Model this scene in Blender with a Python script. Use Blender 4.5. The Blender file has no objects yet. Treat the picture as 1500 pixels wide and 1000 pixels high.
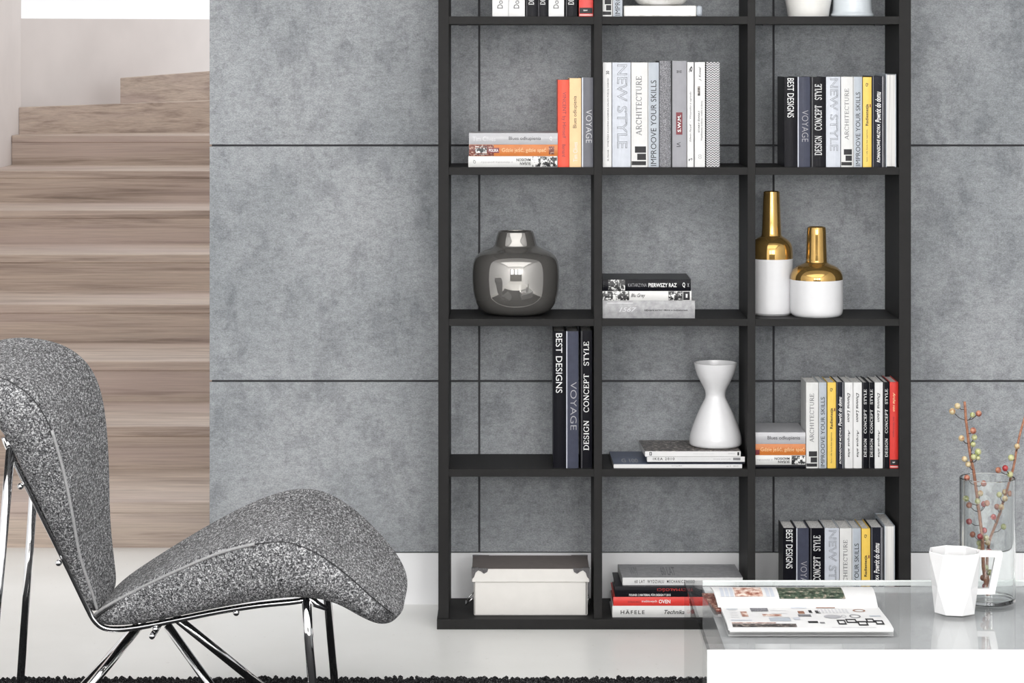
import bpy, math, random
from mathutils import Vector
random.seed(7)
sc = bpy.context.scene
C = sc.collection

# ------------------------------------------------------------------ camera, world, lights, exposure
F = 3550.0            # focal length in pixels of the 1500x1000 frame
EYE = 1.5565          # camera height (m)
HX, HY = 750.0, 80.0  # principal point / horizon in the frame
cam_d = bpy.data.cameras.new('camera')
cam = bpy.data.objects.new('camera', cam_d); C.objects.link(cam)
cam.location = (0, 0, EYE); cam.rotation_euler = (math.pi/2, 0, 0)
cam_d.sensor_width = 36.0; cam_d.lens = F/1500*36.0
cam_d.shift_y = -(500-HY)/1500.0
cam_d.clip_start = 0.05; cam_d.clip_end = 100
sc.camera = cam

world = bpy.data.worlds.new('world'); sc.world = world; world.use_nodes = True
bg = world.node_tree.nodes['Background']
bg.inputs[0].default_value = (1.0, 0.995, 0.99, 1); bg.inputs[1].default_value = 1.15

def area(name, loc, rot, sx, sy, power, col=(1, 1, 1)):
    d = bpy.data.lights.new(name, 'AREA'); d.shape = 'RECTANGLE'
    d.size = sx; d.size_y = sy; d.energy = power; d.color = col
    o = bpy.data.objects.new(name, d); C.objects.link(o)
    o.location = loc; o.rotation_euler = rot
    return o
WIN = [(-1.55, 1.1, 80), (0.15, 1.1, 80), (1.75, 1.1, 120)]     # x, width, watts of the windows behind the camera
for wx, ww, pw in WIN:
    area('window_daylight', (wx, -2.70, 2.0), (math.pi/2, 0, 0), ww, 1.6, pw, (1.0, 0.985, 0.965))
area('ceiling_softlight', (0.1, 3.2, 2.95), (0, 0, 0), 4.2, 3.4, 105, (1.0, 0.99, 0.98))

vs = sc.view_settings
vs.view_transform = 'Standard'; vs.look = 'None'; vs.gamma = 1.0; vs.use_curve_mapping = False
vs.exposure = 0.0
sc.cycles.use_denoising = True
sc.cycles.caustics_reflective = False; sc.cycles.caustics_refractive = True

# ------------------------------------------------------------------ helpers
def W(px, py, D):
    return ((px-HX)*D/F, D, EYE-(py-HY)*D/F)
def XW(px, D): return (px-HX)*D/F
def ZW(py, D): return EYE-(py-HY)*D/F
def DZ(py, z): return (EYE-z)*F/(py-HY)      # depth of a point of height z seen at row py

def new_mat(name):
    m = bpy.data.materials.new(name); m.use_nodes = True
    nt = m.node_tree; b = nt.nodes['Principled BSDF']
    return m, nt, b
def N(nt, t, **kw):
    n = nt.nodes.new(t)
    for k, v in kw.items(): setattr(n, k, v)
    return n
def ramp(nt, fac, stops):
    r = N(nt, 'ShaderNodeValToRGB'); el = r.color_ramp.elements
    while len(el) < len(stops): el.new(0.5)
    for e, (p, c) in zip(el, stops): e.position = p; e.color = (*c, 1)
    nt.links.new(fac, r.inputs[0]); return r
def noise(nt, vec, scale, detail=3, rough=0.5):
    n = N(nt, 'ShaderNodeTexNoise'); n.inputs['Scale'].default_value = scale
    n.inputs['Detail'].default_value = detail; n.inputs['Roughness'].default_value = rough
    if vec: nt.links.new(vec, n.inputs['Vector'])
    return n
def geo_pos(nt, sx=1, sy=1, sz=1):
    g = N(nt, 'ShaderNodeNewGeometry'); m = N(nt, 'ShaderNodeMapping')
    m.inputs['Scale'].default_value = (sx, sy, sz)
    nt.links.new(g.outputs['Position'], m.inputs['Vector'])
    return m.outputs['Vector']
def mixc(nt, a, b, fac, mode='MIX'):
    x = N(nt, 'ShaderNodeMix', data_type='RGBA', blend_type=mode)
    for s, v in ((6, a), (7, b)):
        if isinstance(v, tuple): x.inputs[s].default_value = (*v, 1)
        else: nt.links.new(v, x.inputs[s])
    if isinstance(fac, (int, float)): x.inputs[0].default_value = fac
    else: nt.links.new(fac, x.inputs[0])
    return x.outputs[2]
def bump(nt, b, h, strength, dist):
    n = N(nt, 'ShaderNodeBump'); n.inputs['Strength'].default_value = strength
    n.inputs['Distance'].default_value = dist
    nt.links.new(h, n.inputs['Height']); nt.links.new(n.outputs[0], b.inputs['Normal'])
_mc = {}
def plain(name, col, rough=0.5, metal=0.0, var=0.06, scale=60, spec=None, coat=0):
    if name in _mc: return _mc[name]
    m, nt, b = new_mat(name)
    n = noise(nt, geo_pos(nt), scale, 2)
    lo = tuple(c*(1-var) for c in col); hi = tuple(min(1, c*(1+var)) for c in col)
    r = ramp(nt, n.outputs[0], [(0.3, lo), (0.7, hi)])
    nt.links.new(r.outputs[0], b.inputs['Base Color'])
    b.inputs['Roughness'].default_value = rough; b.inputs['Metallic'].default_value = metal
    if spec is not None: b.inputs['Specular IOR Level'].default_value = spec
    if coat: b.inputs['Coat Weight'].default_value = coat; b.inputs['Coat Roughness'].default_value = 0.08
    _mc[name] = m; return m

def concrete():
    m, nt, b = new_mat('concrete')
    vst = geo_pos(nt, 1.35, 1, 0.85); vh = geo_pos(nt, 0.8, 1, 1.5)
    big = noise(nt, vst, 1.9, 5, 0.6)
    c1 = ramp(nt, big.outputs[0], [(0.34, (0.258, 0.274, 0.290)), (0.50, (0.312, 0.327, 0.343)), (0.66, (0.352, 0.365, 0.380))])
    blot = noise(nt, vst, 8, 10, 0.78)
    f2 = ramp(nt, blot.outputs[0], [(0.50, (0, 0, 0)), (0.58, (1, 1, 1))])
    dk = mixc(nt, c1.outputs[0], (0.80, 0.80, 0.81), 1.0, 'MULTIPLY')
    c2 = mixc(nt, c1.outputs[0], dk, f2.outputs[0])
    med = noise(nt, vh, 60, 6, 0.75)
    fm = ramp(nt, med.outputs[0], [(0.36, (0.82, 0.82, 0.82)), (0.5, (1.0, 1.0, 1.0)), (0.64, (1.13, 1.13, 1.13))])
    c2 = mixc(nt, c2, fm.outputs[0], 1.0, 'MULTIPLY')
    fine = noise(nt, geo_pos(nt, 1, 1, 1.6), 230, 3, 0.7)
    f3 = ramp(nt, fine.outputs[0], [(0.34, (0.78, 0.78, 0.78)), (0.66, (1.22, 1.22, 1.22))])
    c3 = mixc(nt, c2, f3.outputs[0], 1.0, 'MULTIPLY')
    nt.links.new(c3, b.inputs['Base Color']); b.inputs['Roughness'].default_value = 0.72
    b.inputs['Specular IOR Level'].default_value = 0.25
    bump(nt, b, fine.outputs[0], 0.1, 0.002)
    return m
def wood():
    m, nt, b = new_mat('oak_veneer')
    v = geo_pos(nt, 0.9, 9, 26)
    a = noise(nt, v, 1.3, 6, 0.62); a.inputs['Distortion'].default_value = 0.5
    c1 = ramp(nt, a.outputs[0], [(0.30, (0.27, 0.205, 0.165)), (0.46, (0.47, 0.375, 0.315)), (0.58, (0.56, 0.46, 0.385)), (0.72, (0.42, 0.335, 0.285))])
    g = noise(nt, geo_pos(nt, 3, 40, 260), 1.2, 4, 0.7)
    f = ramp(nt, g.outputs[0], [(0.34, (0.74, 0.74, 0.74)), (0.62, (1.08, 1.08, 1.08))])
    c2 = mixc(nt, c1.outputs[0], f.outputs[0], 0.8, 'MULTIPLY')
    pk = noise(nt, geo_pos(nt, 0.6, 2, 5), 1.4, 2)
    c3 = mixc(nt, c2, (0.50, 0.395, 0.365), ramp(nt, pk.outputs[0], [(0.48, (0, 0, 0)), (0.66, (0.5, 0.5, 0.5))]).outputs[0])
    nt.links.new(c3, b.inputs['Base Color']); b.inputs['Roughness'].default_value = 0.5
    bump(nt, b, g.outputs[0], 0.1, 0.001)
    return m
def felt():
    m, nt, b = new_mat('grey_felt')
    v = geo_pos(nt, 1, 0.3, 1)
    a = noise(nt, v, 320, 2, 0.7); a2 = noise(nt, v, 165, 3, 0.8)
    am = N(nt, 'ShaderNodeMix', data_type='FLOAT'); am.inputs[0].default_value = 0.45
    nt.links.new(a.outputs[0], am.inputs[2]); nt.links.new(a2.outputs[0], am.inputs[3])
    c = ramp(nt, am.outputs[0], [(0.39, (0.016, 0.016, 0.018)), (0.47, (0.095, 0.096, 0.101)), (0.53, (0.20, 0.201, 0.207)), (0.60, (0.60, 0.603, 0.612))])
    l = noise(nt, v, 14, 3)
    f = ramp(nt, l.outputs[0], [(0.3, (0.88, 0.88, 0.88)), (0.7, (1.08, 1.08, 1.08))])
    nt.links.new(mixc(nt, c.outputs[0], f.outputs[0], 1.0, 'MULTIPLY'), b.inputs['Base Color'])
    b.inputs['Roughness'].default_value = 0.95; b.inputs['Specular IOR Level'].default_value = 0.1
    b.inputs['Sheen Weight'].default_value = 0.08; b.inputs['Sheen Roughness'].default_value = 0.4
    bump(nt, b, a.outputs[0], 0.35, 0.002)
    return m
def floor_mat():
    m, nt, b = new_mat('pale_screed')
    v = geo_pos(nt)
    a = noise(nt, v, 1.6, 6, 0.6)
    c = ramp(nt, a.outputs[0], [(0.3, (0.80, 0.80, 0.775)), (0.7, (0.88, 0.88, 0.86))])
    s = noise(nt, v, 55, 2)
    f = ramp(nt, s.outputs[0], [(0.24, (0.72, 0.70, 0.68)), (0.30, (1, 1, 1))])
    nt.links.new(mixc(nt, c.outputs[0], f.outputs[0], 0.5, 'MULTIPLY'), b.inputs['Base Color'])
    b.inputs['Roughness'].default_value = 0.32; b.inputs['Specular IOR Level'].default_value = 0.4
    return m
def pattern(name, cols, scale, stretch=(1, 1, 1), rough=0.4, detail=6, edges=(0.42, 0.5, 0.58)):
    if name in _mc: return _mc[name]
    m, nt, b = new_mat(name)
    n = noise(nt, geo_pos(nt, *stretch), scale, detail, 0.7)
    st = [(edges[0]+(edges[-1]-edges[0])*i/max(1, len(cols)-1), c) for i, c in enumerate(cols)]
    r = ramp(nt, n.outputs[0], st)
    nt.links.new(r.outputs[0], b.inputs['Base Color']); b.inputs['Roughness'].default_value = rough
    _mc[name] = m; return m
def herring():
    m, nt, b = new_mat('herringbone_cloth')
    v = geo_pos(nt)
    s = N(nt, 'ShaderNodeSeparateXYZ'); nt.links.new(v, s.inputs[0])
    def math_(op, a, bb):
        x = N(nt, 'ShaderNodeMath', operation=op)
        for i, q in enumerate((a, bb)):
            if q is None: continue
            if isinstance(q, (int, float)): x.inputs[i].default_value = q
            else: nt.links.new(q, x.inputs[i])
        return x.outputs[0]
    zig = math_('PINGPONG', math_('MULTIPLY', s.outputs[0], 1.0), 0.0047)
    t = math_('ADD', math_('MULTIPLY', zig, 1.1), s.outputs[2])
    w = math_('PINGPONG', t, 0.0032)
    r = ramp(nt, math_('DIVIDE', w, 0.0032), [(0.40, (0.05, 0.05, 0.055)), (0.6, (0.72, 0.72, 0.74))])
    nt.links.new(r.outputs[0], b.inputs['Base Color']); b.inputs['Roughness'].default_value = 0.8
    return m
def paper_edge():
    m, nt, b = new_mat('page_edges')
    n = noise(nt, geo_pos(nt, 900, 60, 3), 1.0, 2)
    r = ramp(nt, n.outputs[0], [(0.35, (0.50, 0.49, 0.48)), (0.6, (0.80, 0.79, 0.77))])
    nt.links.new(r.outputs[0], b.inputs['Base Color']); b.inputs['Roughness'].default_value = 0.8
    return m
def clear_glass(name, tint, ior=1.5, rough=0.0):
    m, nt, b = new_mat(name); nt.nodes.remove(b)
    t = N(nt, 'ShaderNodeBsdfTransparent'); t.inputs[0].default_value = (*tint, 1)
    g = N(nt, 'ShaderNodeBsdfGlossy'); g.inputs['Roughness'].default_value = rough
    fr = N(nt, 'ShaderNodeFresnel'); fr.inputs[0].default_value = ior
    x = N(nt, 'ShaderNodeMixShader')
    ge = N(nt, 'ShaderNodeNewGeometry'); inv = N(nt, 'ShaderNodeMath', operation='SUBTRACT'); inv.inputs[0].default_value = 1.0
    mu = N(nt, 'ShaderNodeMath', operation='MULTIPLY')
    nt.links.new(ge.outputs['Backfacing'], inv.inputs[1]); nt.links.new(fr.outputs[0], mu.inputs[0]); nt.links.new(inv.outputs[0], mu.inputs[1])
    nt.links.new(mu.outputs[0], x.inputs[0]); nt.links.new(t.outputs[0], x.inputs[1]); nt.links.new(g.outputs[0], x.inputs[2])
    nt.links.new(x.outputs[0], nt.nodes['Material Output'].inputs[0])
    return m
def true_glass():
    m, nt, b = new_mat('vase_glass')
    b.inputs['Base Color'].default_value = (0.97, 0.99, 0.985, 1)
    b.inputs['Roughness'].default_value = 0.0; b.inputs['IOR'].default_value = 1.46
    b.inputs['Transmission Weight'].default_value = 1.0
    return m

M = {}
M['concrete'] = concrete(); M['wood'] = wood(); M['felt'] = felt(); M['floor'] = floor_mat()
M['joint'] = plain('dark_joint', (0.07, 0.07, 0.078), 0.8)
M['white'] = plain('white_paint', (0.90, 0.905, 0.92), 0.55, var=0.015, scale=6)
M['stairwall'] = plain('stair_plaster', (0.70, 0.655, 0.64), 0.7, var=0.03, scale=5)
M['ceil'] = plain('ceiling_paint', (0.85, 0.85, 0.85), 0.8, var=0.01)
M['rearwall'] = plain('dark_plaster', (0.16, 0.155, 0.15), 0.8, var=0.05, scale=4)
M['shelf'] = plain('black_laminate', (0.021, 0.0205, 0.0205), 0.55, var=0.05, scale=40, spec=0.12)
M['chrome'] = plain('chrome', (0.86, 0.86, 0.87), 0.06, 1.0, var=0.01)
M['smoke'] = plain('smoked_chrome', (0.31, 0.30, 0.285), 0.03, 0.74, var=0.02, scale=8)
M['gold'] = plain('gold_glaze', (0.46, 0.29, 0.095), 0.07, 0.8, var=0.04)
M['ceramic'] = plain('white_ceramic', (0.74, 0.74, 0.755), 0.22, var=0.01, coat=0.3)
M['cream_ceramic'] = plain('cream_ceramic', (0.82, 0.81, 0.78), 0.3, var=0.02)
M['blue_ceramic'] = plain('pale_blue_ceramic', (0.66, 0.71, 0.75), 0.15, var=0.02, coat=0.5)
M['marble'] = pattern('white_marble', [(0.70, 0.69, 0.66), (0.84, 0.83, 0.81), (0.88, 0.87, 0.86)], 25, rough=0.25)
M['lacquer'] = plain('white_lacquer', (0.90, 0.90, 0.905), 0.16, var=0.008)
M['tabletop'] = plain('grey_white_lacquer', (0.72, 0.725, 0.735), 0.08, var=0.02, scale=3)
M['glass'] = clear_glass('table_glass', (0.93, 0.935, 0.935))
M['glass_edge'] = plain('polished_glass_edge', (0.86, 0.90, 0.89), 0.2, var=0.01)
M['vglass'] = true_glass()
M['paper'] = plain('paper', (0.78, 0.77, 0.74), 0.8, var=0.05, scale=400)
M['pageedge'] = paper_edge()
M['black'] = plain('black_cover', (0.004, 0.004, 0.007), 0.35, spec=0.12)
M['slate'] = plain('slate_cover', (0.055, 0.060, 0.088), 0.3, spec=0.12)
M['slate2'] = plain('slate_cover_muted', (0.115, 0.118, 0.140), 0.45)
M['iceblue'] = plain('ice_blue_cover', (0.54, 0.57, 0.63), 0.35, var=0.03)
M['offwhite'] = plain('off_white_cover', (0.68, 0.68, 0.67), 0.4, var=0.02)
M['whitecover'] = plain('white_cover', (0.71, 0.71, 0.71), 0.4, var=0.015)
M['greyblue'] = plain('grey_blue_cover', (0.42, 0.46, 0.51), 0.4, var=0.03)
M['yellow'] = plain('yellow_cover', (0.80, 0.54, 0.095), 0.4, var=0.03)
M['navy'] = plain('navy_cover', (0.013, 0.014, 0.022), 0.4, spec=0.12)
M['red'] = plain('red_cover', (0.66, 0.035, 0.026), 0.4, var=0.04)
M['vred'] = plain('vermilion_cover', (0.76, 0.060, 0.020), 0.4, var=0.04)
M['beige'] = plain('beige_cover', (0.82, 0.56, 0.30), 0.45, var=0.03)
M['silver'] = plain('silver_cover', (0.44, 0.44, 0.46), 0.3, var=0.03)
M['orange'] = plain('orange_cover', (0.56, 0.170, 0.030), 0.4, var=0.06)
M['maroon'] = plain('maroon_ink', (0.18, 0.025, 0.035), 0.5)
M['greycover'] = plain('grey_cover', (0.30, 0.30, 0.325), 0.5, var=0.03)
M['midgrey'] = pattern('grey_scuffed_cover', [(0.24, 0.24, 0.25), (0.33, 0.33, 0.34), (0.42, 0.42, 0.43)], 60, edges=(0.3, 0.5, 0.7))
M['speckle'] = pattern('charcoal_speckle', [(0.05, 0.05, 0.058), (0.15, 0.15, 0.165), (0.36, 0.36, 0.39)], 420, detail=2, edges=(0.35, 0.5, 0.68))
M['bw'] = pattern('black_white_print', [(0.01, 0.01, 0.012), (0.05, 0.05, 0.05), (0.75, 0.75, 0.74)], 110, detail=3, edges=(0.44, 0.5, 0.56))
M['darkphoto'] = pattern('dark_photo_print', [(0.02, 0.02, 0.022), (0.12, 0.10, 0.09), (0.50, 0.46, 0.42)], 90, (1, 1, 1), detail=4, edges=(0.42, 0.54, 0.66))
M['redphoto'] = pattern('red_dark_print', [(0.10, 0.015, 0.012), (0.20, 0.04, 0.02), (0.60, 0.50, 0.40)], 140, detail=3, edges=(0.40, 0.52, 0.64))
M['bluecover'] = plain('dusty_blue_cover', (0.085, 0.105, 0.165), 0.4, var=0.1, scale=30)
M['herring'] = herring()
M['ink'] = plain('black_ink', (0.012, 0.012, 0.014), 0.6)
M['greyink'] = plain('grey_ink', (0.20, 0.20, 0.21), 0.6)
M['midink'] = plain('mid_grey_ink', (0.36, 0.36, 0.38), 0.6)
M['paleink'] = plain('pale_ink', (0.60, 0.60, 0.62), 0.6)
M['whiteink'] = plain('white_ink', (0.82, 0.82, 0.82), 0.6)
M['redink'] = plain('red_ink', (0.45, 0.02, 0.02), 0.6)
M['boxwhite'] = plain('ivory_card', (0.72, 0.70, 0.67), 0.75, var=0.02, scale=30)
M['boxtop'] = plain('taupe_card', (0.155, 0.135, 0.128), 0.8, var=0.05, scale=50)
M['pewter'] = plain('pewter', (0.16, 0.155, 0.16), 0.35, 0.9, var=0.2, scale=300)
M['bark'] = pattern('branch_bark', [(0.12, 0.045, 0.025), (0.26, 0.105, 0.055), (0.38, 0.19, 0.11)], 160, edges=(0.3, 0.5, 0.7))
M['wire'] = plain('dark_wire', (0.03, 0.022, 0.02), 0.6)
M['rugbase'] = plain('rug_backing', (0.010, 0.010, 0.011), 1.0)
M['b_green'] = pattern('berry_green', [(0.173, 0.216, 0.065), (0.360, 0.374, 0.173), (0.446, 0.418, 0.245)], 110, rough=0.3, edges=(0.36, 0.5, 0.62))
M['b_cream'] = pattern('berry_cream', [(0.245, 0.108, 0.050), (0.418, 0.317, 0.173), (0.490, 0.432, 0.274)], 110, rough=0.3, edges=(0.36, 0.5, 0.62))
M['b_rust'] = pattern('berry_rust', [(0.144, 0.032, 0.022), (0.288, 0.094, 0.058), (0.374, 0.202, 0.122)], 110, rough=0.3, edges=(0.36, 0.5, 0.62))
M['b_red'] = pattern('berry_red', [(0.144, 0.009, 0.013), (0.288, 0.022, 0.025), (0.360, 0.050, 0.043)], 110, rough=0.25, edges=(0.3, 0.5, 0.7))

ORG = {}
class MB:
    def __init__(s): s.v = []; s.f = []; s.mi = []
    def box(s, x0, x1, y0, y1, z0, z1, mi=0):
        b = len(s.v)
        s.v += [(x, y, z) for z in (z0, z1) for y in (y0, y1) for x in (x0, x1)]
        for q in ((0, 2, 3, 1), (4, 5, 7, 6), (0, 1, 5, 4), (2, 6, 7, 3), (0, 4, 6, 2), (1, 3, 7, 5)):
            s.f.append(tuple(b+i for i in q)); s.mi.append(mi)
        return s
    def hexa(s, pts, mi=0):      # 8 points ordered like box()
        b = len(s.v); s.v += [tuple(p) for p in pts]
        for q in ((0, 2, 3, 1), (4, 5, 7, 6), (0, 1, 5, 4), (2, 6, 7, 3), (0, 4, 6, 2), (1, 3, 7, 5)):
            s.f.append(tuple(b+i for i in q)); s.mi.append(mi)
        return s
    def poly(s, pts, mi=0):
        b = len(s.v); s.v += [tuple(p) for p in pts]; s.f.append(tuple(range(b, b+len(pts)))); s.mi.append(mi); return s
    def prism(s, pts, vec, mi=0):     # closed polygon swept along vec
        b = len(s.v); n = len(pts)
        s.v += [tuple(p) for p in pts] + [tuple(p[i]+vec[i] for i in range(3)) for p in pts]
        s.f.append(tuple(b+i for i in reversed(range(n)))); s.f.append(tuple(b+n+i for i in range(n))); s.mi += [mi, mi]
        for i in range(n):
            j = (i+1) % n; s.f.append((b+i, b+j, b+n+j, b+n+i)); s.mi.append(mi)
        return s
    def lathe(s, prof, cx, cy, seg=56, mi=0, cap0=True, cap1=True):
        b = len(s.v); n = len(prof)
        for r, z in prof:
            for k in range(seg):
                a = 2*math.pi*k/seg; s.v.append((cx+r*math.cos(a), cy+r*math.sin(a), z))
        for i in range(n-1):
            for k in range(seg):
                k2 = (k+1) % seg
                s.f.append((b+i*seg+k, b+i*seg+k2, b+(i+1)*seg+k2, b+(i+1)*seg+k)); s.mi.append(mi)
        if cap0: s.f.append(tuple(b+k for k in reversed(range(seg)))); s.mi.append(mi)
        if cap1: s.f.append(tuple(b+(n-1)*seg+k for k in range(seg))); s.mi.append(mi)
        return s
    def tube(s, pts, r, seg=10, mi=0, closed=False):
        b = len(s.v); pts = [Vector(p) for p in pts]; n = len(pts)
        rr = r if isinstance(r, (list, tuple)) else [r]*n
        up = None
        for i, p in enumerate(pts):
            if closed: t = (pts[(i+1) % n]-pts[i-1]).normalized()
            else: t = (pts[min(i+1, n-1)]-pts[max(i-1, 0)]).normalized()
            if up is None:
                up = Vector((0, 0, 1)) if abs(t.z) < 0.9 else Vector((1, 0, 0))
            side = t.cross(up).normalized(); up = side.cross(t).normalized()
            for k in range(seg):
                a = 2*math.pi*k/seg
                s.v.append(tuple(p + side*math.cos(a)*rr[i] + up*math.sin(a)*rr[i]))
        m = n if closed else n-1
        for i in range(m):
            i2 = (i+1) % n
            for k in range(seg):
                k2 = (k+1) % seg
                s.f.append((b+i*seg+k, b+i*seg+k2, b+i2*seg+k2, b+i2*seg+k)); s.mi.append(mi)
        if not closed:
            s.f.append(tuple(b+k for k in reversed(range(seg)))); s.f.append(tuple(b+(n-1)*seg+k for k in range(seg))); s.mi += [mi, mi]
        return s
    def ball(s, c, r, seg=10, rings=6, mi=0, sq=(1, 1, 1)):
        b = len(s.v)
        s.v.append((c[0], c[1], c[2]-r*sq[2]))
        for i in range(1, rings):
            a = -math.pi/2+math.pi*i/rings
            for k in range(seg):
                t = 2*math.pi*k/seg
                s.v.append((c[0]+r*sq[0]*math.cos(a)*math.cos(t), c[1]+r*sq[1]*math.cos(a)*math.sin(t), c[2]+r*sq[2]*math.sin(a)))
        s.v.append((c[0], c[1], c[2]+r*sq[2])); top = len(s.v)-1
        for k in range(seg):
            k2 = (k+1) % seg
            s.f.append((b, b+1+k2, b+1+k)); s.mi.append(mi)
            for i in range(rings-2):
                o = b+1+i*seg; s.f.append((o+k, o+k2, o+seg+k2, o+seg+k)); s.mi.append(mi)
            o = b+1+(rings-2)*seg; s.f.append((o+k, o+k2, top)); s.mi.append(mi)
        return s
    def build(s, name, mats, parent=None, org=None, smooth=False, bevel=0, subsurf=0):
        if parent is not None: org = ORG[parent.name]
        if org is None:
            xs = [v[0] for v in s.v]; ys = [v[1] for v in s.v]; zs = [v[2] for v in s.v]
            org = ((min(xs)+max(xs))/2, (min(ys)+max(ys))/2, min(zs))
        me = bpy.data.meshes.new(name)
        me.from_pydata([(v[0]-org[0], v[1]-org[1], v[2]-org[2]) for v in s.v], [], s.f)
        if not isinstance(mats, (list, tuple)): mats = [mats]
        for m in mats: me.materials.append(m)
        if len(mats) > 1: me.polygons.foreach_set('material_index', s.mi)
        if smooth:
            me.polygons.foreach_set('use_smooth', [True]*len(me.polygons))
            if smooth is not True: me.set_sharp_from_angle(angle=math.radians(smooth))
        me.update()
        o = bpy.data.objects.new(name, me); C.objects.link(o)
        if parent is not None: o.parent = parent
        else: o.location = org
        ORG[o.name] = org
        if bevel:
            md = o.modifiers.new('bevel', 'BEVEL'); md.width = bevel; md.segments = 2; md.limit_method = 'ANGLE'
        if subsurf:
            md = o.modifiers.new('subdivision', 'SUBSURF'); md.levels = subsurf; md.render_levels = subsurf
        return o
def tag(o, label=None, cat=None, group=None, kind=None):
    if label: o['label'] = label
    if cat: o['category'] = cat
    if group: o['group'] = group
    if kind: o['kind'] = kind
    return o
def thing(name, loc, label, cat, group=None):
    o = bpy.data.objects.new(name, None); C.objects.link(o); o.location = loc
    o.empty_display_size = 0.05; ORG[o.name] = tuple(loc)
    return tag(o, label, cat, group)
def struct(o): return tag(o, kind='structure')

# ------------------------------------------------------------------ lettering
_tc = {}
def bfont(txt, style='plain'):
    key = (txt, style)
    if key in _tc: return _tc[key]
    cu = bpy.data.curves.new('lettering', 'FONT'); cu.body = txt; cu.size = 1.0; cu.resolution_u = 3
    if style == 'bold': cu.offset = 0.018
    if style == 'thin': cu.offset = -0.012
    if style == 'script': cu.shear = 0.35; cu.offset = 0.014
    if style == 'outline': cu.fill_mode = 'NONE'; cu.bevel_depth = 0.009; cu.bevel_resolution = 0
    if style == 'wide': cu.space_character = 1.3; cu.offset = 0.012
    ob = bpy.data.objects.new('lettering_source', cu); C.objects.link(ob)
    bpy.context.view_layer.update()
    dg = bpy.context.evaluated_depsgraph_get()
    me = bpy.data.meshes.new_from_object(ob.evaluated_get(dg))
    vs_ = [(v.co.x, v.co.y) for v in me.vertices]; fs = [tuple(p.vertices) for p in me.polygons]
    bpy.data.objects.remove(ob); bpy.data.meshes.remove(me); bpy.data.curves.remove(cu)
    x0 = min(v[0] for v in vs_); x1 = max(v[0] for v in vs_); y0 = min(v[1] for v in vs_); y1 = max(v[1] for v in vs_)
    out = ([((x-x0)/(x1-x0)-0.5, (y-y0)/(y1-y0)-0.5) for x, y in vs_], fs)
    _tc[key] = out; return out
TH, TN = 0.15, 0.085
def arc(cx, cy, rx, ry, a0, a1, n=12):
    return [(cx+rx*math.cos(math.radians(a0+(a1-a0)*i/n)), cy+ry*math.sin(math.radians(a0+(a1-a0)*i/n))) for i in range(n+1)]
GL = {  # letter: (width, [(points, thickness)], [serif points])
 'A': (.78, [([(.07, 0), (.38, 1)], TN), ([(.38, 1), (.70, 0)], TH), ([(.18, .33), (.59, .33)], TN)], [(.07, 0), (.70, 0)]),
 'R': (.74, [([(.16, 0), (.16, 1)], TH), ([(.16, .97), (.38, .97)]+arc(.38, .74, .19, .23, 90, -90)+[(.16, .51)], TN+.02), ([(.36, .5), (.66, 0)], TH)], [(.16, 0), (.16, 1), (.66, 0)]),
 'C': (.76, [(arc(.40, .5, .33, .48, 40, 320, 20), TN+.03), ([(.66, .98), (.66, .70)], TN)], []),
 'H': (.84, [([(.16, 0), (.16, 1)], TH), ([(.68, 0), (.68, 1)], TH), ([(.16, .52), (.68, .52)], TN)], [(.16, 0), (.16, 1), (.68, 0), (.68, 1)]),
 'I': (.36, [([(.18, 0), (.18, 1)], TH)], [(.18, 0), (.18, 1)]),
 'T': (.70, [([(.35, 0), (.35, 1)], TH), ([(.05, .97), (.65, .97)], TN), ([(.06, .97), (.06, .78)], TN), ([(.64, .97), (.64, .78)], TN)], [(.35, 0)]),
 'E': (.66, [([(.16, 0), (.16, 1)], TH), ([(.10, .97), (.56, .97)], TN), ([(.16, .52), (.44, .52)], TN), ([(.10, .03), (.60, .03)], TN), ([(.56, .97), (.56, .78)], TN), ([(.60, .03), (.60, .24)], TN), ([(.44, .62), (.44, .42)], TN)], [(.12, 0), (.12, 1)]),
 'U': (.80, [([(.16, 1), (.16, .32)]+arc(.40, .32, .24, .30, 180, 360)+[(.64, 1)], TN+.03)], [(.16, 1), (.64, 1)]),
 'D': (.80, [([(.16, 0), (.16, 1)], TH), ([(.10, .97), (.36, .97)]+arc(.36, .5, .35, .47, 90, -90, 14)+[(.10, .03)], TN+.03)], [(.12, 0), (.12, 1)]),
 'S': (.60, [(arc(.30, .74, .20, .24, 30, 250, 12)+arc(.30, .26, .22, .24, 80, -150, 12), TN+.03), ([(.49, .98), (.49, .76)], TN), ([(.10, .02), (.10, .26)], TN)], []),
 'G': (.82, [(arc(.42, .5, .34, .48, 40, 330, 20), TN+.03), ([(.69, .45), (.69, .10)], TH), ([(.69, .98), (.69, .72)], TN), ([(.54, .45), (.80, .45)], TN)], []),
 'N': (.84, [([(.16, 0), (.16, 1)], TN), ([(.14, 1), (.68, 0)], TH), ([(.68, 0), (.68, 1)], TN)], [(.16, 0), (.12, 1), (.68, 1)]),
 'O': (.84, [(arc(.42, .5, .34, .48, 0, 360, 24), TN+.035)], []),
 'P': (.68, [([(.16, 0), (.16, 1)], TH), ([(.16, .97), (.36, .97)]+arc(.36, .72, .22, .25, 90, -90)+[(.16, .47)], TN+.02)], [(.16, 0), (.16, 1)]),
 'Y': (.74, [([(.06, 1), (.37, .45)], TH), ([(.68, 1), (.37, .45)], TN), ([(.37, .45), (.37, 0)], TH)], [(.06, 1), (.68, 1), (.37, 0)]),
 'L': (.62, [([(.16, 0), (.16, 1)], TH), ([(.10, .03), (.56, .03)], TN), ([(.56, .03), (.56, .26)], TN)], [(.16, 1), (.12, 0)]),
}
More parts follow.
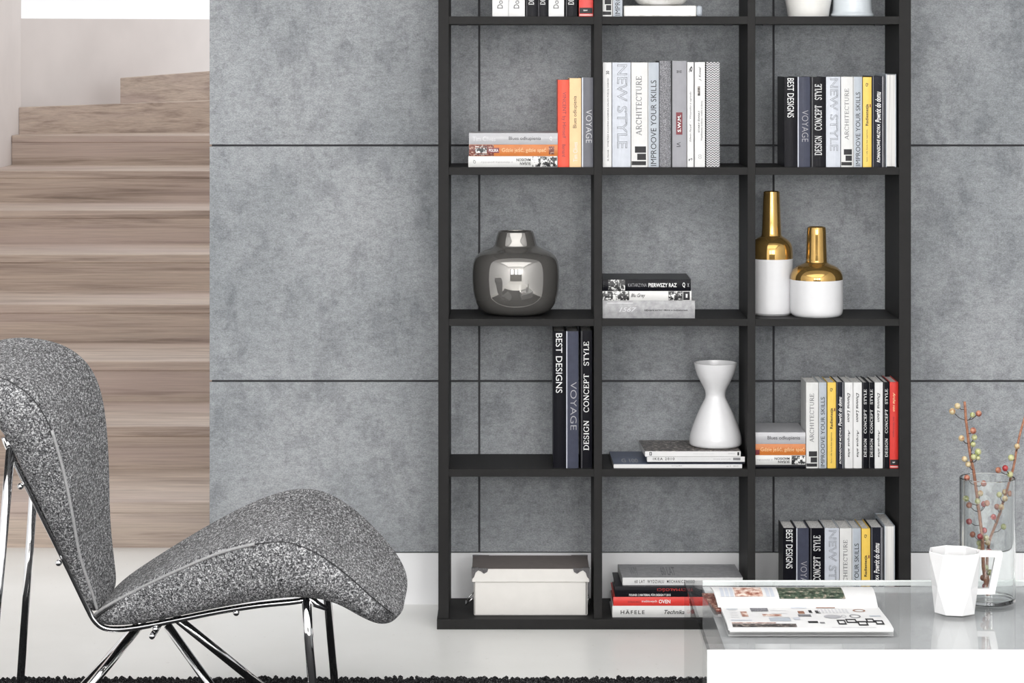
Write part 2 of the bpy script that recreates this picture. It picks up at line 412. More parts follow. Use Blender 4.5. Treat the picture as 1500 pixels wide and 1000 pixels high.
def serif(txt):
    key = (txt, 'serif')
    if key in _tc: return _tc[key]
    vs_, fs = [], []
    def quad(p, q, t):
        d = Vector((q[0]-p[0], q[1]-p[1])); L = d.length
        if L < 1e-6: return
        n = Vector((-d.y, d.x))/L*t/2; b = len(vs_)
        vs_.extend([(p[0]+n.x, p[1]+n.y), (p[0]-n.x, p[1]-n.y), (q[0]-n.x, q[1]-n.y), (q[0]+n.x, q[1]+n.y)]); fs.append((b, b+1, b+2, b+3))
    x = 0
    for ch in txt:
        if ch == ' ': x += 0.55; continue
        w, st, se = GL[ch]
        for pts, t in st:
            for a, b_ in zip(pts, pts[1:]): quad((a[0]+x, a[1]), (b_[0]+x, b_[1]), t)
        for px, py in se: quad((px+x-.13, py+(.022 if py < .5 else -.022)), (px+x+.13, py+(.022 if py < .5 else -.022)), .05)
        x += w+0.05
    x0 = min(v[0] for v in vs_); x1 = max(v[0] for v in vs_); y0 = min(v[1] for v in vs_); y1 = max(v[1] for v in vs_)
    out = ([((a-x0)/(x1-x0)-.5, (b-y0)/(y1-y0)-.5) for a, b in vs_], fs)
    _tc[key] = out; return out
def letters(parent, name, txt, font, O, U, V, c, L, H, dr, mat):
    """flat print: centre O+U*c[0]+V*c[1], length L along the reading direction, height H"""
    vv, ff = serif(txt) if font == 'serif' else bfont(txt, font)
    U = Vector(U); V = Vector(V); P = Vector(O)+U*c[0]+V*c[1]
    X, Y = {'up': (V, -U), 'down': (-V, U), 'right': (V, U), 'flip': (-V, -U)}[dr]
    mb = MB(); mb.v = [tuple(P+X*(a*L)+Y*(b*H)) for a, b in vv]; mb.f = list(ff); mb.mi = [0]*len(ff)
    return mb.build(name, mat, parent)

# ------------------------------------------------------------------ setting: floor, walls, ceiling, panels
DW = 6.86                                        # face of the concrete wall
XL, XR, YR, ZC = -2.463, 2.6, -2.8, 3.0
struct(MB().box(XL-0.1, XR+0.1, YR-0.1, 8.2, -0.1, 0.0).build('floor', M['floor']))
struct(MB().box(XL-0.1, XR+0.1, YR-0.1, DW+0.14, ZC, ZC+0.1).build('ceiling', M['ceil']))
struct(MB().box(XR, XR+0.1, YR, DW+0.14, 0, ZC).build('wall_right', M['white']))
struct(MB().box(XL-0.1, XL, YR, 7.2, 0, ZC).build('wall_left', M['white']))
struct(MB().box(XL-0.1, XR+0.1, YR-0.1, YR, 0, ZC).build('wall_rear', M['rearwall']))
for i, (wx, ww, pw) in enumerate(WIN):
    mb = MB(); y0, y1 = YR, YR+0.06; a, b = wx-ww/2-0.06, wx+ww/2+0.06
    for q in ((a, a+0.06, 1.14, 2.86), (b-0.06, b, 1.14, 2.86), (a, b, 1.14, 1.20), (a, b, 2.80, 2.86)): mb.box(q[0], q[1], y0, y1+0.06, q[2], q[3])
    w = struct(mb.build('window_%d' % (i+1), M['white']))
    MB().box(wx-0.02, wx+0.02, YR+0.115, YR+0.14, 1.20, 2.80).build('mullion', M['white'], w)

xe = XW(307.5, DW)
wb = struct(MB().box(xe+0.004, XR, DW+0.012, DW+0.14, 0, ZC).build('wall_back', M['joint']))
cols = [307, 702, 1133, 1564, 1995, 2426]; rows = [808, 558, 213, -132, -477, -900]
g = 1.5
for i in range(5):
    for j in range(5):
        x0 = XW(cols[i]+(g if i else 0), DW); x1 = min(XR-0.002, XW(cols[i+1]-g, DW))
        z0 = ZW(rows[j]-(g if j else 0), DW); z1 = min(ZC-0.002, ZW(rows[j+1]+g, DW))
        if x1-x0 < 0.02 or z1-z0 < 0.02: continue
        MB().box(x0, x1, DW, DW+0.013, z0, z1).build('panel', M['concrete'], wb, bevel=0.0008)
struct(MB().box(xe+0.001, XR, DW+0.005, DW+0.013, 0.0, ZW(808, DW)-0.004).build('baseboard_back', M['white']))

# ------------------------------------------------------------------ staircase and stairwell
R_, T_, D0 = 0.145, 0.61, 7.65
st = thing('staircase', (-1.6, 9.5, 0), 'wide wooden staircase rising behind the grey panelled wall', 'staircase')
for n in range(1, 9):
    y = D0+T_*(n-1); z = R_*n
    s_ = MB().box(XL+0.002, -0.72, y+0.004, y+0.022, z-R_, z-0.036).build('riser', M['wood'], st)
    MB().box(XL+0.002, -0.72, y, y+T_+0.02, z-0.036, z).build('tread', M['wood'], st, bevel=0.004)
def winder(pl, pr, yl, yr, Dl, Dr, zb, back, name):
    a = W(pl, yl, Dl); b = W(pr, yr, Dr)
    e = Vector((b[0]-a[0], b[1]-a[1], b[2]-a[2]))*1.7
    b2 = (a[0]+e.x, a[1]+e.y, a[2]+e.z)
    pts = [(a[0], a[1], zb), (b2[0], b2[1], zb), (a[0]+0.12*back, a[1]+back, zb), (b2[0], b2[1]+back, zb),
           a, b2, (a[0]+0.12*back, a[1]+back, a[2]), (b2[0], b2[1]+back, b2[2])]
    MB().hexa(pts).build(name, M['wood'], st, bevel=0.004)
winder(27.5, 307, 157, 147, 12.1, 12.45, 1.0, 0.06, 'winder_riser')
winder(176, 307, 114, 104, 12.62, 12.85, 1.15, 0.25, 'winder_riser')
struct(MB().box(XL-0.1, XL, 7.2, 12.16, 0, 4.2).build('wall_stairwell_side', M['stairwall']))
pl = Vector(W(29.5, 27, 12.17)); pr = Vector(W(307, 28.3, 13.6)); e = (pr-pl)*1.9
pl2 = pl-Vector((0.05, 0.0, 0)); p3 = pl+e
struct(MB().hexa([(pl2.x, pl2.y, 0.6), (p3.x, p3.y, 0.6), (pl2.x, pl2.y+0.12, 0.6), (p3.x, p3.y+0.12, 0.6),
                  (pl2.x, pl2.y, pl.z), (p3.x, p3.y, p3.z), (pl2.x, pl2.y+0.12, pl.z), (p3.x, p3.y+0.12, p3.z)]).build('wall_stairwell_back', M['stairwall']))
struct(MB().hexa([(-5, 17, 0.6), (2, 17, 0.6), (-5, 17.1, 0.6), (2, 17.1, 0.6), (-5, 17, 2.4), (2, 17, 1.0), (-5, 17.1, 2.4), (2, 17.1, 1.0)]).build('wall_upper_landing', M['white']))

# ------------------------------------------------------------------ bookcase
DS, DB = 6.57, 6.82
def sx(p): return XW(p, DS)
def sz(p): return ZW(p, DS)
bc = thing('bookcase', (sx(988), (DS+DB)/2, 0), 'tall black open bookcase with square cells against the grey wall', 'bookcase')
ztop = sz(-197)
MB().box(sx(642), sx(657.5), DS, DB, sz(906), ztop).build('side_panel', M['shelf'], bc, bevel=0.001)
MB().box(sx(1317), sx(1334.5), DS, DB, sz(906), ztop).build('side_panel', M['shelf'], bc, bevel=0.001)
MB().box(sx(870), sx(882), DS, DB, sz(906), ztop).build('divider', M['shelf'], bc, bevel=0.001)
MB().box(sx(1095), sx(1106.5), DS, DB, sz(906), ztop).build('divider', M['shelf'], bc, bevel=0.001)
MB().box(sx(640), sx(1336), DS-0.006, DB, 0.0, sz(906)).build('base_board', M['shelf'], bc, bevel=0.0015)
CELL = [(657.5, 870), (882, 1095), (1106.5, 1317)]
BT = {1: 24, 2: 245, 3: 467, 4: 687, 5: 906}
for yt, yb in ((-197, -183), (24, 35.5), (245, 256), (467, 477.5), (687, 698)):
    for a, b in CELL:
        MB().box(sx(a), sx(b), DS+0.0005, DB, sz(yb), sz(yt)).build('shelf_board', M['shelf'], bc, bevel=0.0008)
for a, b in CELL:
    for px in (a+20, b-25):
        MB().box(sx(px-6), sx(px+6), DS+0.05, DS+0.075, sz(37.6), sz(35.5)).build('shelf_clip', M['joint'], bc, bevel=0.001)
BZ = {k: sz(v) for k, v in BT.items()}

# ------------------------------------------------------------------ books
def book_profile(w, d, bulge, t=0.0022):
    """U-shaped cover section in (u, depth); spine at depth 0"""
    n = 6; outer = [(0, d)]
    for i in range(n+1):
        u = w*i/n; outer.append((u, bulge*(1-math.sin(math.pi*i/n))))
    outer.append((w, d))
    inner = [(w-t, d), (w-t, bulge+t), (t, bulge+t), (t, d)]
    return outer+inner
def book(x0, x1, z0, z1, D, depth, cover, lying, label, spec=None, spine=None, cat='book', group=None, bulge=None, name='book'):
    """world extents of the spine; standing: thickness along x, lying: thickness along z"""
    T = (z1-z0) if lying else (x1-x0); Hh = (x1-x0) if lying else (z1-z0)
    if bulge is None: bulge = min(0.0022, T*0.09)
    root = thing(name, ((x0+x1)/2, D+depth/2, z0), label, cat, group)
    def P(u, d, v): return (x0+v, D+d, z0+u) if lying else (x0+u, D+d, z0+v)
    U, V = ((0, 0, 1), (1, 0, 0)) if lying else ((1, 0, 0), (0, 0, 1))
    prof = book_profile(T, depth, bulge)
    mb = MB(); mb.prism([P(u, d, 0) for u, d in prof], tuple(Hh*c for c in V))
    cv = mb.build('cover', cover, root)
    i = 0.003
    pg = MB(); a = P(0.0024, bulge+0.0024, i); b = P(T-0.0024, depth-i, Hh-i)
    pg.box(min(a[0], b[0]), max(a[0], b[0]), a[1], b[1], min(a[2], b[2]), max(a[2], b[2])); pg.build('pages', M['pageedge'], root)
    for s_ in spec or []:
        if s_[0] == 'T':
            _, txt, font, dr, v0, v1, uc, uh, mat = s_
            letters(cv, 'lettering', txt, font, (x0, D-0.0005, z0), U, V, (uc*T, (v0+v1)/2*Hh), (v1-v0)*Hh, uh*T, dr, M[mat])
        else:
            _, u0, u1, v0, v1, mat, nm = s_
            # printed patch follows the spine's curve
            mb = MB(); k = 4
            for q in range(k):
                ua, ub = u0+(u1-u0)*q/k, u0+(u1-u0)*(q+1)/k
                fa = bulge*(1-math.sin(math.pi*min(1, max(0, ua))))-0.00035; fb = bulge*(1-math.sin(math.pi*min(1, max(0, ub))))-0.00035
                mb.poly([P(ua*T, fa, v0*Hh), P(ub*T, fb, v0*Hh), P(ub*T, fb, v1*Hh), P(ua*T, fa, v1*Hh)])
            mb.build(nm, M[mat], cv)
    return root
DK = 6.585
STY = {
 'BEST': ('black', [('T', 'BEST DESIGNS', 'plain', 'down', .55, .985, .48, .52, 'whiteink')]),
 'VOY': ('slate', [('T', 'VOYAGE', 'thin', 'down', .28, .63, .60, .50, 'midink'), ('P', .02, .10, 0, 1, 'iceblue', 'spine_line')]),
 'DES': ('black', [('T', 'DESIGN  CONCEPT  STYLE', 'serif', 'up', .13, .92, .50, .48, 'whiteink'), ('P', .10, .13, 0, 1, 'greyink', 'spine_line')]),
 'NEW': ('iceblue', [('T', 'NEW STYLE', 'outline', 'down', .18, .98, .54, .54, 'greyink')]),
 'ARC': ('offwhite', [('T', 'ARCHITECTURE', 'serif', 'up', .30, .87, .46, .36, 'greyink'), ('P', .22, .90, .137, .198, 'ink', 'printed_block'), ('P', .36, .90, .068, .128, 'ink', 'printed_block'), ('P', .02, .90, .018, .056, 'ink', 'printed_block')]),
 'IMP': ('greyblue', [('T', 'IMPROOVE YOUR SKILLS', 'plain', 'up', .012, .83, .50, .52, 'ink'), ('P', .0, .06, 0, 1, 'whitecover', 'spine_line')]),
 'YEL': ('yellow', [('T', 'Radiestezja', 'bold', 'up', .46, .70, .50, .42, 'ink'), ('T', 'Sens i siła życia bez tajemnic', 'plain', 'up', .06, .42, .46, .22, 'ink'), ('T', 'Q', 'bold', 'up', .895, .935, .45, .30, 'ink'), ('P', .78, .92, .665, .70, 'maroon', 'printed_ring')]),
 'POW': ('navy', [('T', 'ROMANSOWE MUZYKA', 'script', 'up', .05, .47, .50, .26, 'whiteink'), ('T', 'Powrót do domu', 'script', 'up', .49, .83, .46, .44, 'whiteink'), ('T', 'Q', 'script', 'up', .90, .95, .46, .38, 'paleink'), ('P', .80, .84, 0, 1, 'paleink', 'spine_line'), ('P', .06, .10, 0, 1, 'greyink', 'spine_line'), ('P', .92, .95, 0, 1, 'midink', 'spine_line')]),
 'DON': ('whitecover', [('T', 'Donna Leon', 'script', 'down', .54, .88, .48, .34, 'ink'), ('T', 'Acqua alta', 'script', 'down', .13, .45, .48, .34, 'ink')]),
 'DOU': ('whitecover', [('T', 'Donna Leon', 'plain', 'up', .09, .45, .48, .34, 'ink')]),
 'RED': ('red', [('T', 'Arche von', 'script', 'down', .66, .88, .50, .30, 'beige'), ('T', 'das Wichtigste', 'plain', 'down', .36, .60, .42, .22, 'maroon'), ('P', .03, .97, .035, .10, 'ink', 'printed_band'), ('T', 'ARS', 'bold', 'right', .061, .077, .45, .30, 'whiteink'), ('P', .03, .97, .012, .022, 'whitecover', 'spine_line')]),
 'VIN': ('vred', [('T', 'VINCENT by Himself', 'plain', 'down', .33, .86, .52, .42, 'maroon'), ('T', 'Bernard', 'plain', 'down', .12, .26, .52, .30, 'maroon')]),
 'BEI': ('beige', [('T', 'Blues odkupienia', 'plain', 'up', .44, .80, .50, .40, 'ink'), ('T', 'Tim Clives', 'plain', 'up', .06, .28, .50, .36, 'offwhite')]),
 'VOG': ('slate2', [('T', 'VOYAGE', 'thin', 'down', .27, .64, .62, .52, 'paleink'), ('P', .0, .12, 0, 1, 'iceblue', 'spine_line')]),
 'SML': ('whitecover', [('T', 'D. Nowak - WNĘTRZA KUCHNIA ŁAZIENKA SALON POKÓJ OGRÓD', 'bold', 'up', .06, .85, .60, .22, 'ink'), ('T', '30', 'bold', 'right', .888, .92, .55, .36, 'ink')]),
 'SPK': ('speckle', []),
 'GRY': ('greycover', [('T', 'OUO', 'bold', 'right', .885, .91, .50, .34, 'ink'), ('P', .30, .72, .305, .515, 'maroon', 'printed_label'), ('T', 'S.W.M.', 'bold', 'up', .33, .49, .51, .22, 'whiteink'), ('T', 'IV', 'plain', 'right', .19, .235, .46, .26, 'ink'), ('P', .0, .05, 0, 1, 'ink', 'spine_line')]),
 'WH6': ('whitecover', [('T', '9', 'script', 'right', .90, .96, .5, .55, 'ink'), ('T', 'Edwin Paryż  -  Wszystko z ogrodu', 'script', 'up', .24, .72, .5, .34, 'greyink'), ('T', '2', 'script', 'right', .055, .085, .5, .55, 'ink')]),
 'WH7': ('whitecover', [('T', 'J. Kowal', 'script', 'up', .82, .955, .52, .26, 'ink'), ('T', 'STARY ŚWIAT', 'bold', 'up', .33, .54, .38, .20, 'ink'), ('T', 'Współczesne wnętrza i meble w domu', 'plain', 'up', .25, .63, .68, .20, 'ink'), ('P', .28, .52, .68, .77, 'darkphoto', 'printed_block'), ('T', 'CO', 'plain', 'right', .08, .12, .5, .3, 'greyink')]),
 'HER': ('herring', []),
}
def row(r, items, where, group, D=DK, depth=0.19):
    if r >= 4: depth = 0.135
    zb = BZ[r]
    for x0, x1, yt, sty, lab in items:
        dpt = depth+random.uniform(-.02, .015)
        label = (lab+' '+where) if where else lab
        if sty == 'PAG':
            a, b = XW(x0, D), XW(x1, D); z1 = ZW(yt, D)
            root = thing('book', ((a+b)/2, D+0.09, zb), label, 'book', group)
            t = 0.002
            mb = MB().box(a, a+t, D-0.002, D+0.18, zb, z1).box(b-t, b, D-0.002, D+0.18, zb, z1).box(a+t, b-t, D+0.178, D+0.18, zb, z1)
            mb.build('cover', M['greyblue'], root)
            MB().box(a+t, b-t, D, D+0.178, zb+0.002, z1-0.002).build('pages', M['pageedge'], root)
            continue
        cov, spec = STY[sty]
        book(XW(x0+.25, D), XW(x1-.25, D), zb, ZW(yt, D), D, dpt, M[cov], False, label, spec, group=group)
def lie(r, items, where, group, z0=None, D=DK, depth=0.17):
    z = BZ[r] if z0 is None else z0; zz = ZW
    for x0, x1, h, cov, spec, lab in items:
        hh = h*D/F
        book(XW(x0, D), XW(x1, D), z, z+hh-0.0003, D, depth+random.uniform(-.015, .01), M[cov], True, (lab+' '+where), spec, group=group)
        z += hh
    return z

G1 = 'books in the top left cell'
row(1, [(721, 745, -106, 'DOU', 'leftmost white book of the topmost left cell'),
        (745, 769, -106, 'DOU', 'second white book from left in the topmost left cell'),
        (769.5, 787, -106, 'DES', 'black book right beside the two white ones in the topmost left cell'),
        (787, 803, -106, 'DES', 'second black book from left in the topmost left cell'),
        (803.5, 826.5, -106, 'DOU', 'white book between black ones in the topmost left cell'),
        (827.5, 845.5, -106, 'DES', 'black book next to the red one in the topmost left cell'),
        (848, 869, -104, 'RED', 'red book with black band in the topmost left cell')], '', G1)
row(1, [(882.5, 897, -106, 'ARC', 'white book with black blocks at the edge of the topmost middle cell'),
        (897.5, 912, -106, 'IMP', 'pale grey book beside the white plinth in the topmost middle cell')], '', 'books in the top middle cell')
wh = 'in the cell above the chrome vase'
lie(2, [(686, 816.5, 16, 'offwhite', [('T', 'SUSAN', 'bold', 'flip', .58, .70, .32, .26, 'ink'), ('T', 'MADISON', 'bold', 'flip', .54, .70, .66, .26, 'ink'), ('T', 'z dziennika podróży', 'plain', 'flip', .14, .50, .45, .2, 'midink'), ('P', .03, .97, .72, .995, 'bw', 'printed_photo'), ('T', 'Q', 'bold', 'flip', .055, .085, .5, .34, 'greyink')], 'white lying book with black and white spine end'),
        (687, 817, 17, 'orange', [('P', .02, .98, 0, .28, 'redphoto', 'printed_photo'), ('P', .14, .86, .07, .20, 'bw', 'printed_photo'), ('P', .28, .72, .215, .34, 'maroon', 'printed_block'), ('T', 'POLSKA', 'bold', 'right', .225, .33, .5, .26, 'whiteink'), ('T', 'Gdzie jeść, gdzie spać', 'plain', 'right', .37, .87, .5, .46, 'beige'), ('P', .15, .85, .90, .96, 'redphoto', 'printed_block')], 'orange lying travel book'),
        (687, 817, 17, 'silver', [('T', 'Tim Clives', 'bold', 'right', .04, .30, .5, .40, 'paleink'), ('T', 'Blues odkupienia', 'plain', 'right', .45, .81, .5, .38, 'ink'), ('T', 'Q', 'plain', 'right', .91, .935, .5, .36, 'whiteink')], 'silver grey lying book on top')], wh, 'lying books above the chrome vase')
row(2, [(817, 834, 117, 'VIN', 'vermilion upright book'), (834, 851.5, 114.5, 'BEI', 'beige upright book'), (852, 869.3, 113.5, 'VOG', 'slate grey upright book')], wh, 'upright books above the chrome vase')
wh = 'in the fullest middle cell'
row(2, [(882.8, 896, 91.5, 'SML', 'thin white book with small black print leftmost'), (896.5, 924, 91.5, 'NEW', 'ice blue book with outlined NEW STYLE lettering'),
        (924.5, 949, 91.5, 'ARC', 'white ARCHITECTURE book with black blocks'), (949.3, 965.5, 91.5, 'IMP', 'grey blue IMPROOVE YOUR SKILLS book'),
        (966, 983, 89, 'SPK', 'charcoal speckled book without lettering'), (983.5, 1006, 89, 'GRY', 'grey book with small maroon label'),
        (1006.5, 1016.5, 91, 'WH6', 'narrow white book with a large 9'), (1017.5, 1033, 91, 'WH7', 'white book with two lines of small print'),
        (1034.5, 1054.5, 91, 'HER', 'black and white herringbone cloth book')], wh, 'books in the fullest middle cell')
def nine(r, dx, top, wh, grp):
    row(r, [(1149+dx, 1168+dx, top, 'BEST', 'black BEST DESIGNS book'), (1168+dx, 1187+dx, top, 'VOY', 'slate VOYAGE book'),
            (1187.3+dx, 1210+dx, top, 'DES', 'black DESIGN CONCEPT STYLE book'), (1210+dx, 1231.5+dx, top, 'NEW', 'ice blue NEW STYLE book'),
            (1232+dx, 1250+dx, top, 'ARC', 'white ARCHITECTURE book'), (1250.3+dx, 1263.3+dx, top, 'IMP', 'grey blue IMPROOVE YOUR SKILLS book'),
            (1264+dx, 1277+dx, top+.5, 'YEL', 'yellow book'), (1277.5+dx, 1296.5+dx, top-1, 'POW', 'dark navy book with white script'),
            (1297.5+dx, 1312.5+dx, top-4, 'PAG', 'book showing its pale page edges')], wh, grp)
nine(2, 0, 112.5, 'above the gold bottles', 'books above the gold bottles')
nine(5, -2, 773.5, 'in the bottom right cell', 'books in the bottom right cell')
row(4, [(810, 828.5, 485, 'BEST', 'large black BEST DESIGNS book'), (829, 847.5, 485, 'VOY', 'large slate VOYAGE book'), (850, 867.5, 484, 'DES', 'large black DESIGN CONCEPT STYLE book')],
    'below the chrome vase', 'large books below the chrome vase', depth=0.20)
wh = 'in the cell below the gold bottles'
lie(4, [(1106.8, 1180, 5, 'black', [], 'thin black lying book under the white one'),
        (1106.8, 1180, 14, 'offwhite', [('T', 'SUSAN', 'bold', 'flip', .45, .68, .32, .26, 'ink'), ('T', 'MADISON', 'bold', 'flip', .38, .68, .66, .26, 'ink'), ('T', 'z dziennika', 'plain', 'flip', .02, .34, .5, .2, 'midink'), ('P', .03, .97, .72, .995, 'bw', 'printed_photo')], 'white lying book with photo spine end'),
        (1106.8, 1180, 16.5, 'orange', [('P', .05, .5, 0, .08, 'maroon', 'printed_block'), ('T', 'Gdzie jeść, gdzie spać', 'plain', 'right', .10, .98, .5, .46, 'beige')], 'orange lying book'),
        (1106.8, 1180, 17, 'silver', [('T', 'Blues odkupienia', 'plain', 'right', .24, .89, .5, .40, 'ink')], 'silver grey lying book on top')], wh, 'lying books below the gold bottles')
row(4, [(1180.8, 1199, 560, 'ARC', 'white ARCHITECTURE book with black blocks'), (1199.5, 1211, 560, 'IMP', 'grey blue IMPROOVE YOUR SKILLS book'),
        (1212, 1224.8, 560, 'YEL', 'yellow book'), (1225, 1237, 559.5, 'POW', 'dark navy book with script'),
        (1237.3, 1249.8, 560, 'DON', 'white book touching the navy one'), (1250, 1262.8, 560, 'DON', 'second white book from the navy one'),
        (1263, 1272, 560, 'DES', 'left of two adjoining black books'), (1272.3, 1281, 560, 'DES', 'right of two adjoining black books'),
        (1281.3, 1293.5, 560, 'DON', 'white book between black ones'), (1294, 1303, 559.5, 'DES', 'black book touching the red one'),
        (1303.3, 1316.3, 559.5, 'RED', 'red book at the right end')], wh, 'upright books below the gold bottles')
wh = 'in the cell left of the gold bottles'
lie(3, [(882.6, 1018, 26, 'midgrey', [('T', '1567', 'script', 'right', .18, .37, .50, .26, 'paleink'), ('T', 'Inżynieria wnętrz i Meble w budownictwie', 'script', 'right', .45, .92, .46, .13, 'ink'), ('P', .84, .88, .05, .33, 'paleink', 'spine_line')], 'thick grey lying book at the bottom'),
        (882.6, 1013, 14, 'offwhite', [('P', .02, .98, 0, .30, 'bw', 'printed_photo'), ('T', 'Blu Grey', 'script', 'right', .32, .48, .5, .5, 'ink'), ('P', .02, .98, .74, .90, 'bw', 'printed_photo'), ('P', .05, .95, .905, .98, 'ink', 'printed_block'), ('P', .3, .7, .935, .955, 'whitecover', 'printed_block')], 'white lying book with black and white spine'),
        (882.6, 1012, 17.5, 'black', [('P', .05, .95, .065, .255, 'bw', 'printed_photo'), ('T', 'KATARZYNA', 'thin', 'right', .29, .50, .5, .28, 'midink'), ('T', 'PIERWSZY RAZ', 'bold', 'right', .52, .84, .5, .34, 'whiteink'), ('T', 'Q', 'bold', 'right', .905, .935, .5, .44, 'whiteink'), ('T', 'x', 'plain', 'right', .96, .98, .5, .3, 'midink')], 'black lying book on top')], wh, 'lying books left of the gold bottles')

# magazines under the hourglass vase
def magazine(x0, x1, h, z, D, depth, spine_mat, top_mat, spec, label, group, skew=0.0):
    hh = h*D/F; a, b = XW(x0, D), XW(x1, D)
    root = thing('magazine', ((a+b)/2, D+depth/2, z), label, 'magazine', group)
    mb = MB(); s = skew
    mb.hexa([(a, D, z), (b, D, z), (a+s, D+depth, z), (b+s, D+depth, z), (a, D, z+hh-.0008), (b, D, z+hh-.0008), (a+s, D+depth, z+hh-.0008), (b+s, D+depth, z+hh-.0008)])
    pg = mb.build('pages', M[spine_mat], root)
    c = MB(); c.hexa([(a, D, z+hh-.0008), (b, D, z+hh-.0008), (a+s, D+depth, z+hh-.0008), (b+s, D+depth, z+hh-.0008), (a, D, z+hh-.0002), (b, D, z+hh-.0002), (a+s, D+depth, z+hh-.0002), (b+s, D+depth, z+hh-.0002)])
    cv = c.build('cover', M[top_mat], root)
    for q in spec:
        if q[0] == 'T':
            _, txt, font, v0, v1, uc, uh, mat = q
            letters(pg, 'lettering', txt, font, (a, D-0.0004, z), (0, 0, 1), (1, 0, 0), (uc*hh, (v0+v1)/2*(b-a)), (v1-v0)*(b-a), uh*hh, 'right', M[mat])
        elif q[0] == 'C':        # print on the cover
            _, txt, font, v0, v1, d0, d1, mat = q
            letters(cv, 'lettering', txt, font, (a+s*(d0+d1)/2, D+d0*depth, z+hh), (0, 1, 0), (1, 0, 0), ((d1-d0)*depth/2, (v0+v1)/2*(b-a)), (v1-v0)*(b-a), (d1-d0)*depth, 'right', M[mat])
        else:
            _, u0, u1, v0, v1, mat = q
            MB().poly([(a+v0*(b-a), D-.0003, z+u0*hh), (a+v1*(b-a), D-.0003, z+u0*hh), (a+v1*(b-a), D-.0003, z+u1*hh), (a+v0*(b-a), D-.0003, z+u1*hh)]).build('printed_block', M[mat], pg)
    return z+hh
gm = 'magazines under the hourglass vase'
z = magazine(899, 1087, 6, BZ[4], 6.588, 0.21, 'whitecover', 'bluecover', [('T', 'tropiki', 'bold', .45, .53, .55, .30, 'midink'), ('T', 'nr 3   2010', 'plain', .88, .97, .5, .3, 'greyink'), ('C', 'G 100', 'bold', .07, .20, .12, .42, 'midink')], 'dusty blue magazine lowest beneath the hourglass vase', gm, skew=-0.004)
z = magazine(952, 1091, 3, z, 6.592, 0.2, 'navy', 'navy', [], 'thin dark magazine second from bottom beneath the hourglass vase', gm)
z = magazine(948, 1091, 8, z, 6.59, 0.2, 'whitecover', 'black', [('T', 'IKEA 2010', 'wide', .06, .28, .55, .46, 'ink'), ('T', 'katalog urządzania wnętrz na każdy dzień', 'plain', .31, .64, .5, .28, 'paleink'), ('T', 'nowe pomysły', 'plain', .68, .86, .5, .28, 'midink'), ('P', .3, .75, .88, .955, 'greyink')], 'white catalogue with black lettering beneath the hourglass vase', gm)
ZM = magazine(945, 1085, 8, z, 6.588, 0.185, 'whitecover', 'darkphoto', [('P', .2, .8, .045, .07, 'ink'), ('T', '0', 'bold', .05, .065, .5, .4, 'whiteink'), ('T', 'Tworzywa i dodatki', 'plain', .50, .72, .5, .34, 'paleink'), ('T', 'wnętrza', 'plain', .87, .94, .5, .26, 'midink'), ('P', .2, .8, .965, .985, 'ink')], 'topmost magazine with dark patterned cover beneath the hourglass vase', gm, skew=-0.008)

# books in the bottom middle cell
gb = 'lying books in the bottom middle cell'
wh = 'in the bottom middle cell'
z = lie(5, [(897, 1072, 17, 'offwhite', [('T', 'HÄFELE', 'wide', .07, .275, .5, .34, 'maroon')] and [('T', 'HÄFELE', 'wide', 'right', .07, .27, .5, .40, 'ink'), ('T', 'Technika', 'script', 'right', .435, .605, .48, .36, 'ink'), ('T', 'GHB', 'bold', 'right', .625, .685, .52, .34, 'redink')], 'white catalogue at the bottom of the stack'),
            (898.5, 1076, 13, 'red', [('T', 'KATALOG OKUĆ', 'plain', 'right', .12, .22, .5, .28, 'maroon'), ('T', 'meblowych', 'plain', 'right', .235, .36, .5, .34, 'whiteink'), ('T', 'OVEN', 'bold', 'right', .375, .47, .5, .42, 'whiteink')], 'red lying book'),
            (901, 1080, 15.5, 'black', [('T', 'FOUND: 2 MATERIAL FÜR DESIGN T 2015', 'bold', 'right', .115, .455, .22, .22, 'whiteink'), ('T', 'DZIAŁALNOŚCI', 'serifx', 'flip', .345, .66, .66, .34, 'redink')] if False else [('T', 'FOUND: 2 MATERIAL FÜR DESIGN T 2015', 'bold', 'right', .115, .455, .22, .24, 'whiteink'), ('T', 'TRZYMAŁOŚCI', 'plain', 'flip', .345, .64, .66, .34, 'redink')], 'black lying book')],
        wh, gb, depth=0.185)
z = magazine(912, 1088, 11.5, z, 6.60, 0.17, 'whitecover', 'midgrey', [('T', '60 LAT  WYDZIAŁU  MECHANICZNEGO', 'wide', .10, .60, .48, .40, 'ink'), ('T', 'WM', 'bold', .86, .90, .5, .36, 'ink'), ('C', 'WM', 'plain', .08, .14, .2, .8, 'greyink'), ('C', '60 LAT', 'bold', .34, .46, .15, .8, 'greyink')], 'grey covered magazine on top of the red and black books', 'grey magazine', skew=-0.006)

# ------------------------------------------------------------------ ceramics on the shelves
def prof_px(pts, D, z0, ybase):       # (half width px, row) -> (r, z)
    return [(w*D/F, z0+(ybase-y)*D/F) for w, y in pts]
def smooth_prof(p, n=4):
    out = []
    for i in range(len(p)-1):
        p0 = p[max(i-1, 0)]; p1 = p[i]; p2 = p[i+1]; p3 = p[min(i+2, len(p)-1)]
        for k in range(n):
            t = k/n; t2 = t*t; t3 = t2*t
            out.append(tuple(0.5*((2*p1[j])+(-p0[j]+p2[j])*t+(2*p0[j]-5*p1[j]+4*p2[j]-p3[j])*t2+(-p0[j]+3*p1[j]-3*p2[j]+p3[j])*t3) for j in range(2)))
    out.append(p[-1]); return out
